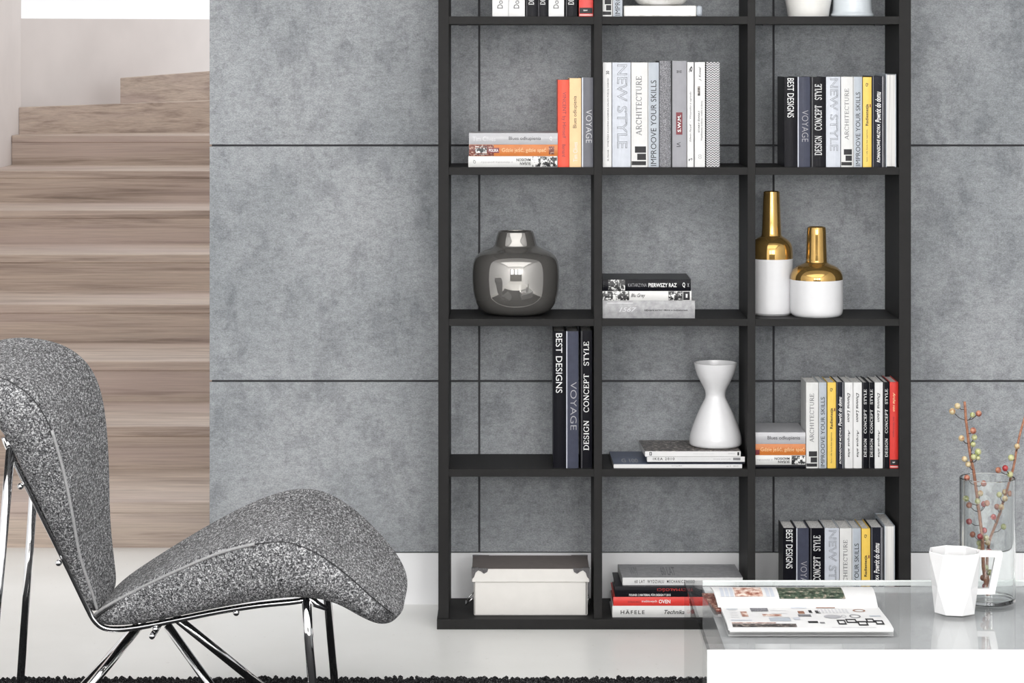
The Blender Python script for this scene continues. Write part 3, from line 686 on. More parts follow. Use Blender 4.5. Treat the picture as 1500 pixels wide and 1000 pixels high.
# chrome vase
D = 6.695; x = XW(755.5, D)
pr_ = smooth_prof(prof_px([(36, 462), (47, 458), (56.5, 448), (61.5, 434), (63.5, 417), (63.7, 402), (62.5, 389), (59, 379), (51, 371.5), (40, 366.5), (32.5, 362.5), (30.2, 358), (28.0, 349), (25.2, 340.5)], D, BZ[3], 462))
inn = [(r-0.003, z_) for r, z_ in reversed(pr_) if z_ > BZ[3]+0.01]
cv_ = MB().lathe([(0.03, BZ[3]+0.0008)]+pr_+inn, x, D, 72, cap1=True)
tag(cv_.build('vase', M['smoke'], smooth=True), 'squat smoky chrome vase with narrow neck in the left column', 'vase')
def bottle(cx, D, prof, ysplit, label):
    x = XW(cx, D); p = prof_px(prof, D, BZ[3], prof[0][1]); zs = BZ[3]+(prof[0][1]-ysplit)*D/F
    low = [q for q in p if q[1] <= zs+1e-6]; up = [q for q in p if q[1] >= zs-1e-6]
    root = thing('bottle_vase', (x, D, BZ[3]), label, 'vase', 'gold and white bottle vases')
    MB().lathe(smooth_prof(low, 2), x, D, 64).build('body', M['ceramic'], root, smooth=35)
    u = smooth_prof(up, 3); rim = u[-1]
    u += [(rim[0]-0.003, rim[1]+0.0012), (rim[0]-0.006, rim[1]-0.002), (rim[0]-0.006, rim[1]-0.05)]
    tag(MB().lathe(u, x, D, 64).build('neck', M['gold'], root, smooth=35), 'shiny gold shoulder and neck')
bottle(1130.2, 6.69, [(27, 463), (29.8, 460.5), (31, 456), (31.3, 430), (31.3, 400), (31.3, 381), (31.2, 372), (30, 363), (26.5, 356), (20, 351), (15.5, 348.5), (14.2, 344), (13.2, 320), (12.2, 295), (11.8, 283.5)], 381, 'tall white bottle vase with gold neck in the right column')
bottle(1196, 6.645, [(33, 465), (36.8, 462), (38.4, 457), (38.7, 445), (38.7, 425), (38.6, 411), (38, 404.5), (34.5, 397.5), (28, 392), (20, 388.5), (15.8, 386), (15.3, 380), (14.5, 360), (14, 342), (13.2, 335)], 411, 'short white bottle vase with gold neck in the right column')
# hourglass vase
D = 6.68; x = XW(1048, D); zb_ = ZM
hp = smooth_prof(prof_px([(34, 662), (37.8, 659.5), (38.4, 654), (37.2, 645), (32.2, 630), (26.3, 615), (19.5, 601), (15.6, 593), (14.6, 587), (16.2, 580), (21.5, 569.5), (26.5, 559.5), (30, 549), (31.6, 540.5)], D, zb_, 662))
hin = [(max(0.006, r-0.004), z_) for r, z_ in reversed(hp) if z_ > zb_+0.08]
MBh = MB().lathe([(0.03, zb_+0.0006)]+hp+hin, x, D, 64)
tag(MBh.build('vase', M['ceramic'], smooth=50), 'white hourglass vase standing on the magazines', 'vase')
# top row ceramics
Dp = 6.64; zt = BZ[1]
pl_ = thing('plinth', (XW(970, Dp), Dp+0.05, zt), 'low white plinth on the topmost middle shelf', 'plinth')
MB().box(XW(913.5, 6.6), XW(1020, 6.6), 6.6, 6.75, zt, zt+16*6.6/F).build('body', M['marble'], pl_, bevel=0.003)
MB().box(XW(1020, 6.6), XW(1029, 6.6), 6.6, 6.75, zt, zt+16*6.6/F).build('end_block', M['greyblue'], pl_, bevel=0.006)
Dq = 6.675; zq = zt+16*6.6/F; xq = XW(968, Dq)
tag(MB().lathe(smooth_prof([(0.035, zq), (0.062, zq+0.006), (0.079, zq+0.03), (0.082, zq+0.06), (0.07, zq+0.10), (0.045, zq+0.13), (0.028, zq+0.15), (0.026, zq+0.17), (0.022, zq+0.17), (0.02, zq+0.12)]), xq, Dq, 56).build('vase', M['marble'], smooth=50), 'round white vase on the plinth at the top of the picture', 'vase')
Dq = 6.67; xq = XW(1184, Dq)
k = Dq/F
tag(MB().lathe(smooth_prof([(29*k, zt), (30*k, zt+0.002), (31.5*k, zt+12*k), (34*k, zt+26*k), (37*k, zt+50*k), (38*k, zt+70*k), (36*k, zt+70*k), (33*k, zt+30*k), (27*k, zt+8*k)]), xq, Dq, 56).build('pot', M['cream_ceramic'], smooth=50), 'cream tapered pot on the topmost right shelf', 'pot')
xq = XW(1248.5, Dq)
tag(MB().lathe(smooth_prof([(30.5*k, zt), (32*k, zt+2*k), (31.5*k, zt+4.5*k), (29.3*k, zt+8*k), (28.5*k, zt+18*k), (28.3*k, zt+32*k), (28.5*k, zt+60*k), (29*k, zt+75*k), (27*k, zt+75*k), (26*k, zt+30*k), (25*k, zt+12*k)]), xq, Dq, 56).build('pot', M['blue_ceramic'], smooth=50), 'pale blue glazed pot with flared foot on the topmost right shelf', 'pot')

# ------------------------------------------------------------------ storage box
D = 6.605; zb = BZ[5]
bx = thing('storage_box', (XW(777, D), D+0.08, zb), 'ivory storage box with taupe lid and metal corners in bottom left cell', 'box')
a, b = XW(694, D), XW(861, D); zl = ZW(852, D); zt_ = ZW(832.5, D); dp = 0.165
MB().box(a, b, D, D+dp, zb, zl+0.004).build('body', M['boxwhite'], bx, bevel=0.004)
MB().box(a-0.005, b+0.004, D-0.004, D+dp+0.004, zl, zt_).build('lid', M['boxwhite'], bx, bevel=0.002)
lt = MB().box(a-0.0045, b+0.0035, D-0.0035, D+dp+0.0035, zt_-0.001, zt_+0.0012).build('lid_top', M['boxtop'], bx, bevel=0.0006)
def bracket(cx, s, yf, back):
    # ornate metal corner: scalloped plate on the front of the lid, small plate on its top
    zz_ = zt_+0.002; h = zt_-zl; pts = []
    sh = [(0, 0), (0.046, 0), (0.043, -0.010), (0.034, -0.015), (0.026, -0.009), (0.018, -0.006), (0.011, -0.012), (0.007, -0.024), (0.0, -h*0.85)]
    y = yf-(0.0012 if not back else -0.0002)
    MBx = MB().prism([(cx+s*u, y, zz_+v) for u, v in sh], (0, 0.0012 if not back else 0.001, 0))
    MBx.box(min(cx, cx+s*0.018), max(cx, cx+s*0.018), yf-(0.001 if not back else 0.010), yf+(0.010 if not back else 0.001), zz_-0.0008, zz_+0.0006)
    MBx.ball((cx+s*0.033, y, zz_-0.008), 0.0028, 8, 5)
    MBx.build('corner_bracket', M['pewter'], bx)
bracket(a-0.006, 1, D-0.004, False); bracket(b+0.005, -1, D-0.004, False)
bracket(a-0.006, 1, D+dp+0.004, True); bracket(b+0.005, -1, D+dp+0.004, True)
for xx, s in ((a, -1), (b, 1)):
    zh = zb+0.045; ym = D+dp*0.35
    k_ = 0.022 if s < 0 else 0.007
    MB().tube([(xx, ym-0.03, zh), (xx+s*k_*0.5, ym-0.03, zh-0.010), (xx+s*k_, ym-0.026, zh-0.022), (xx+s*k_, ym+0.026, zh-0.022), (xx+s*k_*0.5, ym+0.03, zh-0.010), (xx, ym+0.03, zh)], 0.0018, 8).build('handle', M['chrome'], bx, smooth=True)
    MB().box(min(xx, xx+s*0.0015), max(xx, xx+s*0.0015), ym-0.036, ym+0.036, zh-0.006, zh+0.006).build('handle_plate', M['pewter'], bx)
for px in (861.5,):
    MB().box(b-0.0055, b-0.0035, D-0.0009, D+0.001, zb+0.004, zl).build('edge_strip', M['ink'], bx)
    MB().box(a+0.0025, a+0.0035, D-0.0009, D+0.001, zb+0.006, zl).build('edge_strip', M['ink'], bx)

# ------------------------------------------------------------------ rug
rug = thing('rug', (-0.2, 5.0, 0), 'black shaggy rug under the chair and coffee table', 'rug')
MB().box(-1.95, 2.2, 3.2, 6.02, 0, 0.006).build('backing', M['rugbase'], rug)
mr, nt, b_ = new_mat('rug_pile')
nn = noise(nt, geo_pos(nt), 420, 2, 0.6)
rr = ramp(nt, nn.outputs[0], [(0.42, (0.006, 0.006, 0.007)), (0.58, (0.022, 0.022, 0.024)), (0.68, (0.20, 0.20, 0.20))])
nt.links.new(rr.outputs[0], b_.inputs['Base Color']); b_.inputs['Roughness'].default_value = 0.95; b_.inputs['Specular IOR Level'].default_value = 0.1
mb = MB(); rnd = random.Random(3); s_ = 0.0125
y = 5.24
while y < 6.026:
    x = -1.95
    while x < 2.2:
        cx = x+rnd.uniform(-.005, .005); cy = min(6.03, y+rnd.uniform(-.005, .005)); r = rnd.uniform(.006, .0095); h = rnd.uniform(.011, .017)
        b0 = len(mb.v); ox, oy = rnd.uniform(-.004, .004), rnd.uniform(-.004, .004)
        for k in range(5):
            t = 2*math.pi*k/5; mb.v.append((cx+r*math.cos(t), cy+r*math.sin(t), 0.004))
        for k in range(5):
            t = 2*math.pi*k/5; mb.v.append((cx+ox+r*.8*math.cos(t), cy+oy+r*.8*math.sin(t), h-.004))
        mb.v.append((cx+ox, cy+oy, h))
        for k in range(5):
            k2 = (k+1) % 5; mb.f.append((b0+k, b0+k2, b0+5+k2, b0+5+k)); mb.f.append((b0+5+k, b0+5+k2, b0+10))
        x += s_
    y += s_
mb.mi = [0]*len(mb.f)
tag(mb.build('pile', mr, rug), kind='stuff')

# ------------------------------------------------------------------ lounge chair
DC = 5.55; KW = 0.957
ch = thing('lounge_chair', (XW(220, DC), DC, 0), 'grey felt lounge chair with chrome tube frame beside the stairs', 'chair')
seat_st = [((138, 900), (144, 914), .14), ((152, 887), (163, 919), .17), ((200, 859), (205, 917), .20), ((260, 829), (262, 906), .25),
           ((320, 803), (322, 894), .295), ((372, 789), (378, 885), .33), ((418, 787), (428, 879), .35), ((460, 803), (465, 881), .352),
           ((500, 831), (495, 888), .347), ((535, 862), (518, 901), .335), ((562, 886), (538, 911), .31), ((579, 899), (556, 916), .265), ((587, 899), (572, 913), .20)]
back_st = [((143, 892), (132, 897), .145), ((136, 868), (117, 868), .165), ((119, 815), (92, 815), .21), ((109, 750), (60, 752), .26),
           ((98, 690), (29, 690), .30), ((82, 630), (4, 640), .335), ((60, 590), (-12, 622), .35), ((28, 560), (-27, 616), .348),
           ((-10, 543), (-48, 618), .335), ((-55, 534), (-78, 622), .31), ((-92, 540), (-105, 627), .28), ((-118, 560), (-124, 628), .235), ((-130, 588), (-130, 622), .17)]
def cushion(stations, name, hollow):
    mb = MB(); ringn = None; ridge = []
    for idx, (rg, lw, w) in enumerate(stations):
        w *= KW; wb_ = w*0.90
        Dn = DC-w; R3 = Vector((XW(rg[0], Dn), 0, ZW(rg[1], Dn)))
        Db = DC-wb_; L3 = Vector((XW(lw[0], Db), 0, ZW(lw[1], Db)))
        dn = (L3-R3)                       # thickness direction in the profile plane
        hol = hollow*min(1, w/0.3)
        ring = []
        for t in (-0.975, -0.88, -0.62, -0.3, 0, 0.3, 0.62, 0.88, 0.975):    # sitting face
            q = R3 + dn*(hol*(1-t*t) + (0.05 if abs(t) > 0.95 else 0))
            ring.append((q.x, DC+t*w, q.z))
        side = ((1.0, 0.20), (1.012, 0.45), (0.99, 0.72), (0.92, 0.94))
        for s, f in side:            # far side
            q = R3+dn*f; ring.append((q.x, DC+w*s, q.z))
        for t in (0.8, 0.35, -0.35, -0.8):
            q = R3+dn*1.0; ring.append((q.x, DC+t*w, q.z))
        for s, f in reversed(side):
            q = R3+dn*f; ring.append((q.x, DC-w*s, q.z))
        ringn = len(ring); mb.v += ring
        q = R3+dn*0.085; ridge.append((q.x, DC-w*1.0, q.z, w))
    ns = len(stations)
    for i in range(ns-1):
        for k in range(ringn):
            k2 = (k+1) % ringn
            mb.f.append((i*ringn+k, i*ringn+k2, (i+1)*ringn+k2, (i+1)*ringn+k)); mb.mi.append(0)
    # rounded end caps: shrink the end rings towards their centres
    for end, sgn in ((0, 1), (ns-1, -1)):
        base = [Vector(mb.v[end*ringn+k]) for k in range(ringn)]
        c = sum(base, Vector())/ringn
        nb = stations[1 if end == 0 else ns-2]
        prev = [Vector(mb.v[(1 if end == 0 else ns-2)*ringn+k]) for k in range(ringn)]
        dirv = (c-sum(prev, Vector())/ringn).normalized()
        b0 = len(mb.v)
        for k in range(ringn): mb.v.append(tuple(c+(base[k]-c)*0.62+dirv*0.008))
        mb.v.append(tuple(c+dirv*0.011)); tip = len(mb.v)-1
        for k in range(ringn):
            k2 = (k+1) % ringn
            qd = (end*ringn+k, end*ringn+k2, b0+k2, b0+k); td = (b0+k, b0+k2, tip)
            if end == 0: qd = qd[::-1]; td = td[::-1]
            mb.f += [qd, td]; mb.mi += [0, 0]
    o = mb.build(name, M['felt'], ch, smooth=True, subsurf=2)
    return o, ridge
seat, rs = cushion(seat_st, 'seat', 0.06)
back, rb_ = cushion(back_st, 'backrest', 0.05)
def dense(pts, n=6):
    out = []
    for i in range(len(pts)-1):
        p0 = Vector(pts[max(i-1, 0)]); p1 = Vector(pts[i]); p2 = Vector(pts[i+1]); p3 = Vector(pts[min(i+2, len(pts)-1)])
        for k in range(n):
            t = k/n; out.append(tuple(0.5*(2*p1+(p2-p0)*t+(2*p0-5*p1+4*p2-p3)*t*t+(3*p1-p0-3*p2+p3)*t**3)))
    out.append(tuple(pts[-1])); return out
M['piping'] = plain('light_grey_piping', (0.34, 0.34, 0.345), 0.7, var=0.1, scale=200)
M['seam'] = plain('dark_seam', (0.03, 0.03, 0.032), 0.9)
for sgn in (-1, 1):
    for par, rg, n0, n1 in ((seat, rs, 0, 6), (back, rb_, 0, 6)):
        if sgn > 0: continue
        path = [(x_, DC+sgn*(w_*0.968+0.0015), z_) for x_, y_, z_, w_ in rg[n0:n1]]
        path = dense(path, 6)
        MB().tube(path, 0.0036, 8).build('piping', M['piping'], par, smooth=True)
        if sgn > 0: continue
        p2 = [(x_+(-0.0065 if par is back else 0.002), y_-sgn*0.0005, z_-(0.0 if par is back else 0.007)) for x_, y_, z_ in path]
        MB().tube(p2, 0.0024, 8).build('piping', M['seam'], par, smooth=True)
    if sgn > 0: continue
    path = dense([(x_, DC+sgn*(w_*0.968+0.0008), z_) for x_, y_, z_, w_ in rs[5:12]], 5)
    MB().tube(path, 0.0011, 6).build('seam', M['seam'], seat, smooth=True)
    path = dense([(x_, DC+sgn*(w_*0.968+0.0008), z_) for x_, y_, z_, w_ in rb_[5:12]], 5)
    MB().tube(path, 0.0011, 6).build('seam', M['seam'], back, smooth=True)
# chrome frame
def side_path(sgn):
    px = [(6, 640, .24), (14, 660, .235), (60, 752, .20), (100, 832, .165), (128, 890, .14), (139, 909, .135), (152, 919, .13), (172, 921.5, .13), (205, 918, .15), (262, 907, .18), (322, 895, .21), (380, 886, .24), (430, 881, .25), (452, 877, .25)]
    out = []
    for a_, b_, w_ in px:
        d_ = DC-w_; p = W(a_, b_, d_); out.append((p[0], DC+sgn*w_, p[2]))
    return out
for sgn in (-1, 1):
    MB().tube(dense(side_path(sgn), 4), 0.0065, 10).build('frame_tube', M['chrome'], ch, smooth=True)
    w_ = 0.25
    ft = Vector(W(448, 864, DC-w_)); ft.y = DC+sgn*w_
    MB().tube([tuple(ft), (ft.x+0.006, ft.y, ft.z-0.10), (-0.4225, DC+sgn*0.265, 0.014)], [0.0105, 0.0105, 0.009], 12).build('leg', M['chrome'], ch, smooth=True)
    MB().ball((ft.x-0.003, ft.y-0.0, ft.z+0.004), 0.0125, 12, 8).build('leg_joint', M['chrome'], ch, smooth=True)
    MB().tube([(ft.x+0.004, ft.y, ft.z-0.008), (ft.x+0.022, ft.y, ft.z-0.03), (ft.x+0.045, ft.y-sgn*0.004, ft.z-0.042)], [0.008, 0.009, 0.005], 8).build('bracket', M['chrome'], ch, smooth=True)
    wr = 0.20
    rt = Vector(W(14, 654, DC-0.25)); rt.y = DC+sgn*0.235 if sgn < 0 else DC+0.07
    MB().tube([tuple(rt), (-1.155 if sgn < 0 else -1.15, DC+(-0.25 if sgn < 0 else 0.09), 0.014)], [0.0105, 0.009], 12).build('leg', M['chrome'], ch, smooth=True)
    MB().ball((rt.x-0.001, rt.y, rt.z+0.005), 0.0125, 12, 8).build('leg_joint', M['chrome'], ch, smooth=True)
    hub = Vector(W(225, 918, DC-0.05))
    for dx0, fx in ((-0.032, -1.055), (0.032, -0.55)):
        MB().tube([(hub.x+dx0, DC+sgn*0.05, hub.z+0.002), (fx, DC+sgn*0.225, 0.014)], 0.0105, 12).build('strut', M['chrome'], ch, smooth=True)
    for a_, b_, w_ in ((30, 712, .222), (86, 824, .185), (228, 921, .165), (346, 897, .222)):
        p = W(a_, b_, DC-w_); mb = MB().ball((p[0], DC+sgn*w_, p[2]), 0.0075, 10, 6)
        mb.build('bolt', M['chrome'], ch, smooth=True)
    for fx, fy in ((-0.4225, 0.265), (-1.055, 0.225), (-0.55, 0.225)):
        MB().lathe([(0.012, 0.0055), (0.012, 0.020)], fx, DC+sgn*fy, 12).build('foot_cap', M['ink'], ch)
ct = W(452, 879, DC-0.25)
MB().tube([(ct[0]+0.004, DC-0.25, ct[2]-0.002), (ct[0]+0.004, DC+0.25, ct[2]-0.002)], 0.0065, 10).build('frame_tube', M['chrome'], ch, smooth=True)
p = W(240, 913, DC-0.05)
MB().tube([(p[0]-0.01, DC-0.165, p[2]-0.002), (p[0]-0.01, DC+0.165, p[2]-0.002)], 0.0065, 10).build('frame_tube', M['chrome'], ch, smooth=True)

# ------------------------------------------------------------------ coffee table
ZT = 0.40; DF = DZ(953, ZT); DBK = DZ(850, ZT)
xl = XW(1036, DF); xr = 1.45
tb = thing('coffee_table', ((xl+xr)/2, (DF+DBK)/2, 0.02), 'white lacquered coffee table with clear glass top and side', 'table')
MB().box(xl, xr, DF+0.012, DBK, ZT-0.010, ZT).build('glass_top', M['glass'], tb)
MB().box(xl, xl+0.010, DF+0.012, DBK, 0.018, ZT-0.0105).build('glass_side', M['glass'], tb)
MB().box(xl+0.040, xr-0.04, DBK-0.006, DBK-0.001, ZT-0.010, ZT+0.0012).build('glass_edge', M['glass_edge'], tb)
MB().box(xl+0.040, xr, DF+0.014, DBK-0.004, 0.06, ZT-0.012).build('body', M['tabletop'], tb, bevel=0.001)
MB().box(xl, xr, DF, DF+0.012, 0.02, ZT).build('front_panel', M['lacquer'], tb, bevel=0.0015)

# open magazine on the table
mg = thing('magazine', (XW(1170, 5.0), 5.0, ZT), 'open magazine with printed pictures lying on the coffee table', 'magazine')
dg_, df_ = DZ(891.5, ZT+0.004), DZ(926, ZT)
gl, gr = XW(1056, dg_), XW(1287, dg_); fl, frr = XW(1067, df_), XW(1309, df_)
def sheet(name, z_of, y0, y1, xa0, xb0, xa1, xb1, n, th, mat):
    """page stack: profile z_of(t) from (y0) to (y1), thickness th"""
    mb = MB()
    top = []; 
    for i in range(n+1):
        t = i/n; y = y0+(y1-y0)*t; xa = xa0+(xa1-xa0)*t; xb = xb0+(xb1-xb0)*t; z_ = z_of(t)
        top.append(((xa, y, z_), (xb, y, z_)))
    for i in range(n):
        (a0, b0), (a1, b1) = top[i], top[i+1]
        lo = lambda p: (p[0], p[1], max(ZT+0.0004, p[2]-th))
        mb.hexa([lo(a0), lo(b0), lo(a1), lo(b1), a0, b0, a1, b1])
    return mb.build(name, mat, mg)
front = sheet('page', lambda t: ZT+0.0075+0.004*math.sin(math.pi*min(1, t*1.3)*0.9)*(1-t), df_, dg_, fl, frr, gl, gr, 10, 0.0035, M['whitecover'])
sheet('page_stack', lambda t: ZT+0.0036, df_+0.002, dg_, fl+0.003, frr, gl, gr, 2, 0.0034, M['whitecover'])
db_ = dg_+0.125
zf = lambda t: ZT+0.006+0.020*math.sin(math.pi*min(1, 0.08+t*0.62))
backp = sheet('page', zf, dg_, db_, gl-0.006, gr-0.002, gl-0.012, gr+0.004, 12, 0.004, M['whitecover'])
sheet('page_stack', lambda t: ZT+0.0045, dg_-0.01, db_+0.02, gl-0.010, gr-0.006, gl-0.028, gr-0.02, 2, 0.004, M['redphoto'])
pic = {k: M[k] for k in ('darkphoto', 'redphoto', 'ink', 'greyink', 'paleink', 'midink', 'greyblue', 'iceblue', 'speckle', 'bark')}
M['greenphoto'] = pattern('green_photo_print', [(0.02, 0.03, 0.02), (0.07, 0.11, 0.07), (0.45, 0.36, 0.30)], 80, detail=4, edges=(0.42, 0.54, 0.66))
M['skinphoto'] = pattern('warm_photo_print', [(0.25, 0.08, 0.05), (0.55, 0.35, 0.28), (0.80, 0.72, 0.66)], 70, detail=4, edges=(0.38, 0.5, 0.62))
def on_front(u0, u1, v0, v1, mat, nm='printed_picture'):
    # u 0..1 across, v 0 (front) .. 1 (gutter)
    mb = MB(); n = 3
    for i in range(n):
        va, vb = v0+(v1-v0)*i/n, v0+(v1-v0)*(i+1)/n; q = []
        for u, v in ((u0, va), (u1, va), (u1, vb), (u0, vb)):
            y = df_+(dg_-df_)*v; xa = fl+(gl-fl)*v; xb = frr+(gr-frr)*v
            zz_ = ZT+0.0075+0.004*math.sin(math.pi*min(1, v*1.3)*0.9)*(1-v)+0.0006
            q.append((xa+(xb-xa)*u, y, zz_))
        mb.poly(q)
    return mb.build(nm, M[mat], front)
def on_back(u0, u1, t0, t1, mat, nm='printed_picture'):
    mb = MB(); n = 8
    for i in range(n):
        ta, tb_ = t0+(t1-t0)*i/n, t0+(t1-t0)*(i+1)/n; q = []
        for u, t in ((u0, ta), (u1, ta), (u1, tb_), (u0, tb_)):
            q.append((gl-0.006+(gr-gl)*u, dg_+(db_-dg_)*t-0.0004, zf(t)+0.0006))
        mb.poly(q)
    return mb.build(nm, M[mat], backp)
on_back(.40, .82, .22, .86, 'greenphoto'); on_back(.12, .30, .30, .84, 'skinphoto')
for u in (.03, .06, .09, .32, .35): on_back(u, u+.022, .3, .8, 'iceblue', 'printed_text')
on_front(.03, .42, .05, .17, 'darkphoto'); on_front(.18, .29, .78, .95, 'speckle'); on_front(.24, .36, .52, .64, 'skinphoto'); on_front(.27, .40, .28, .44, 'greyblue')
on_front(.11, .15, .50, .78, 'skinphoto'); on_front(.46, .54, .50, .62, 'speckle'); on_front(.47, .51, .66, .8, 'bark'); on_front(.54, .56, .70, .84, 'ink'); on_front(.58, .61, .68, .82, 'ink')
on_front(.50, .56, .20, .28, 'ink'); on_front(.57, .60, .18, .24, 'greyink'); on_front(.44, .54, .93, .99, 'iceblue'); on_front(.03, .16, .30, .34, 'iceblue'); on_front(.03, .10, .88, .92, 'greyblue'); on_front(.60, .72, .94, .985, 'bark'); on_front(.42, .46, .34, .46, 'iceblue'); on_front(.63, .90, .03, .05, 'paleink', 'printed_text'); on_front(.90, .97, .50, .56, 'greyblue'); on_front(.03, .30, .19, .22, 'skinphoto')
def ring_print(cx, cv_c, rx, rv, mat, fill=False, w=.012):
    pts = []
    mb = MB(); n = 20
    def P_(u, v):
        y = df_+(dg_-df_)*v; xa = fl+(gl-fl)*v; xb = frr+(gr-frr)*v
        return (xa+(xb-xa)*u, y, ZT+0.0075+0.004*math.sin(math.pi*min(1, v*1.3)*0.9)*(1-v)+0.0006)
    for i in range(n):
        a0, a1 = 2*math.pi*i/n, 2*math.pi*(i+1)/n
        k_ = 0.0 if fill else 0.72
        mb.poly([P_(cx+rx*math.cos(a0), cv_c+rv*math.sin(a0)), P_(cx+rx*math.cos(a1), cv_c+rv*math.sin(a1)), P_(cx+rx*k_*math.cos(a1), cv_c+rv*k_*math.sin(a1)), P_(cx+rx*k_*math.cos(a0), cv_c+rv*k_*math.sin(a0))])
    mb.build('printed_picture', M[mat], front)
ring_print(.67, .50, .055, .10, 'midink', True); ring_print(.86, .82, .04, .07, 'bark'); ring_print(.81, .52, .035, .10, 'greyink'); ring_print(.74, .52, .015, .07, 'midink')
for i, (u0, u1, v0, v1) in enumerate(((.68, .73, .14, .34), (.735, .80, .20, .38), (.80, .86, .10, .28), (.86, .91, .22, .40), (.91, .96, .14, .32))):
    t = .009
    on_front(u0, u1, v0, v0+.05, 'ink'); on_front(u0, u1, v1-.05, v1, 'ink'); on_front(u0, u0+t, v0, v1, 'ink'); on_front(u1-t, u1, v0, v1, 'ink')
for i in range(9): on_front(.60+.022*i, .612+.022*i, .70, .90, 'paleink', 'printed_text')
for v in (.34, .46, .58, .70, .82): on_front(.04, .09, v, v+.025, 'paleink', 'printed_text')
for v in (.30, .50, .66): on_front(.30, .40, v+.16, v+.18, 'paleink', 'printed_text')

# faceted mug
D = 5.03; zb = ZT
mgx = XW(1398.5, D); k = D/F
mug = thing('mug', (mgx, D, zb), 'white faceted mug with angular handle on the coffee table', 'mug')
mb = MB(); n = 8
rings = [(31*k, 0.0, 0), (33.5*k, 0.055, math.pi/n), (39.5*k, 0.127, 0)]
rings_in = [(36.5*k, 0.127, 0), (30*k, 0.055, math.pi/n), (27*k, 0.008, 0)]
allr = rings+rings_in; off = math.radians(10)
for r, h, a0 in allr:
    for i in range(n):
        t = 2*math.pi*i/n+a0+off; mb.v.append((mgx+r*math.cos(t), D+r*math.sin(t), zb+0.001+h))
for j in range(len(allr)-1):
    tw = allr[j+1][2] != allr[j][2]; up = allr[j+1][2] > allr[j][2]
    for i in range(n):
        i2 = (i+1) % n; A, B_, C_, D_ = j*n+i, j*n+i2, (j+1)*n+i, (j+1)*n+i2
        if not tw: mb.f.append((A, B_, D_, C_))
        elif up: mb.f += [(A, B_, C_), (B_, D_, C_)]
        else: mb.f += [(A, B_, D_), (A, D_, C_)]
mb.f.append(tuple(reversed(range(n)))); mb.f.append(tuple((len(allr)-1)*n+i for i in range(n)))
mb.mi = [0]*len(mb.f)
M['mug'] = plain('mug_porcelain', (0.72, 0.72, 0.725), 0.25, var=0.008)
mb.build('cup', M['mug'], mug, bevel=0.0012)
def mp(px, py): return (XW(px, D), ZW(py, D))
outer = [mp(1431, 806), mp(1467, 806.5), mp(1468, 811), mp(1456.5, 869), mp(1424, 870)]
inner = [mp(1426, 861.5), mp(1448, 861), mp(1457, 816), mp(1455, 814.5), mp(1431, 815)]
h = 0.006
mb = MB(); o_ = outer; i_ = list(reversed(inner))
for q in range(len(o_)-1):
    a0, a1, b0, b1 = o_[q], o_[q+1], i_[q], i_[q+1]
    mb.hexa([(a0[0], D-h, a0[1]), (a1[0], D-h, a1[1]), (a0[0], D+h, a0[1]), (a1[0], D+h, a1[1]), (b0[0], D-h, b0[1]), (b1[0], D-h, b1[1]), (b0[0], D+h, b0[1]), (b1[0], D+h, b1[1])])
mb.build('handle', M['mug'], mug)

# glass vase with berry branches
D = 5.13; vx = XW(1446.5, D); k = D/F; rv = 40.5*k; zv = ZT+0.0005; hv = 181*k
tag(MB().lathe([(rv-0.003, zv), (rv, zv+0.003), (rv, zv+0.006), (rv, zv+hv-0.004), (rv, zv+hv-0.001), (rv-0.001, zv+hv), (rv-0.0025, zv+hv), (rv-0.0035, zv+hv-0.001), (rv-0.0035, zv+hv-0.004), (rv-0.0035, zv+0.014), (rv-0.0035, zv+0.010), (rv-0.008, zv+0.007)], vx, D, 72).build('glass_vase', M['vglass'], smooth=40), 'clear glass cylinder vase behind the white mug', 'vase')
def branch(pts, radii, label, berries, D):
    P3 = [W(a_, b_, d_) for a_, b_, d_ in pts]
    root = thing('berry_branch', P3[0], label, 'branch', 'berry branches in the glass vase')
    path = dense(P3, 4); rr_ = [radii[0]+(radii[1]-radii[0])*i/(len(path)-1) for i in range(len(path))]
    path = [(x_+random.uniform(-.0006, .0006), y_, z_) for x_, y_, z_ in path]
    MB().tube(path, rr_, 8).build('stem', M['bark'], root, smooth=True)
    for bx_, by_, r_, kind in berries:
        dd = D+random.uniform(-.022, .008); c = Vector(W(bx_, by_, dd)); r = r_*dd/F
        # stalk from the closest point of the stem a little lower
        cand = min(path, key=lambda q: abs(q[2]-(c.z-0.012))+0.3*abs(q[0]-c.x))
        cp = Vector(cand); mid = (c+cp)/2+Vector((0, 0, -0.004))
        bo = MB().ball(tuple(c), r, 14, 10, sq=(1, 1, 1.04)).build('berry', M[kind], root, smooth=True)
        if (c-cp).length > r: MB().tube([tuple(cp), tuple(mid), tuple(c)], 0.0009, 5).build('stalk', M['wire'], bo)
def c4(L): return [(1380+a_/7.14, 570+b_/7.14, r_/7.14, kk) for a_, b_, r_, kk in L]
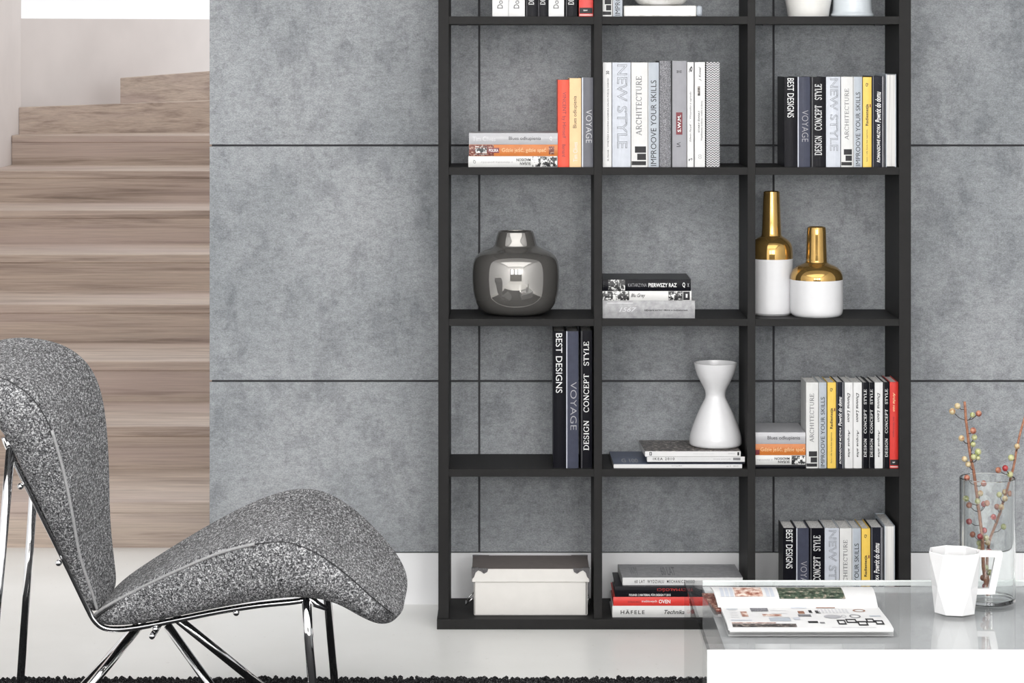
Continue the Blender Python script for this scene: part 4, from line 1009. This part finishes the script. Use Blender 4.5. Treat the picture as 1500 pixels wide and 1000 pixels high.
def c5(L): return [(1380+a_/4.76, 690+b_/4.76, 4.3, kk) for a_, b_, kk in L]
left = c4([(107, 230, 34, 'b_cream'), (160, 175, 32, 'b_cream'), (318, 268, 28, 'b_green'), (383, 253, 32, 'b_rust'), (325, 433, 34, 'b_rust'), (203, 512, 32, 'b_cream'), (338, 503, 30, 'b_green'), (323, 573, 30, 'b_green'), (376, 655, 35, 'b_green'), (330, 707, 30, 'b_green'), (376, 717, 25, 'b_green'), (235, 728, 30, 'b_cream'), (273, 783, 30, 'b_cream'), (260, 925, 32, 'b_rust')]) + \
    c5([(290, 85, 'b_rust'), (268, 153, 'b_cream'), (170, 190, 'b_green'), (248, 208, 'b_green'), (190, 236, 'b_rust'), (292, 228, 'b_red'), (313, 222, 'b_rust'), (190, 350, 'b_red'), (294, 412, 'b_red'), (214, 440, 'b_rust'), (265, 455, 'b_red'), (260, 500, 'b_green'), (306, 462, 'b_green'), (268, 535, 'b_green'), (285, 742, 'b_rust'), (300, 800, 'b_red')])
right = c4([(785, 597, 30, 'b_cream'), (722, 715, 33, 'b_green'), (588, 845, 32, 'b_rust'), (660, 825, 32, 'b_red'), (712, 890, 32, 'b_green')]) + \
    c5([(440, 145, 'b_cream'), (478, 155, 'b_rust'), (400, 163, 'b_green'), (440, 190, 'b_cream'), (383, 247, 'b_rust'), (413, 250, 'b_cream'), (430, 385, 'b_green'), (358, 318, 'b_red'), (315, 495, 'b_cream'), (305, 672, 'b_green'), (335, 705, 'b_green'), (330, 560, 'b_red')])
branch([(1447, 872, 5.10), (1441, 830, 5.115), (1438, 780, 5.12), (1433, 740, 5.125), (1428, 700, 5.13), (1419, 650, 5.13), (1413, 588, 5.13)], (.0042, .0028), 'left berry branch rising straight out of the glass vase', left, 5.125)
branch([(1449, 868, 5.145), (1446, 830, 5.15), (1449, 795, 5.155), (1460, 765, 5.15), (1470, 735, 5.145), (1482, 695, 5.14), (1491, 650, 5.14), (1503, 605, 5.14), (1512, 580, 5.14)], (.0036, .0022), 'right berry branch leaning out of the glass vase', right, 5.14)
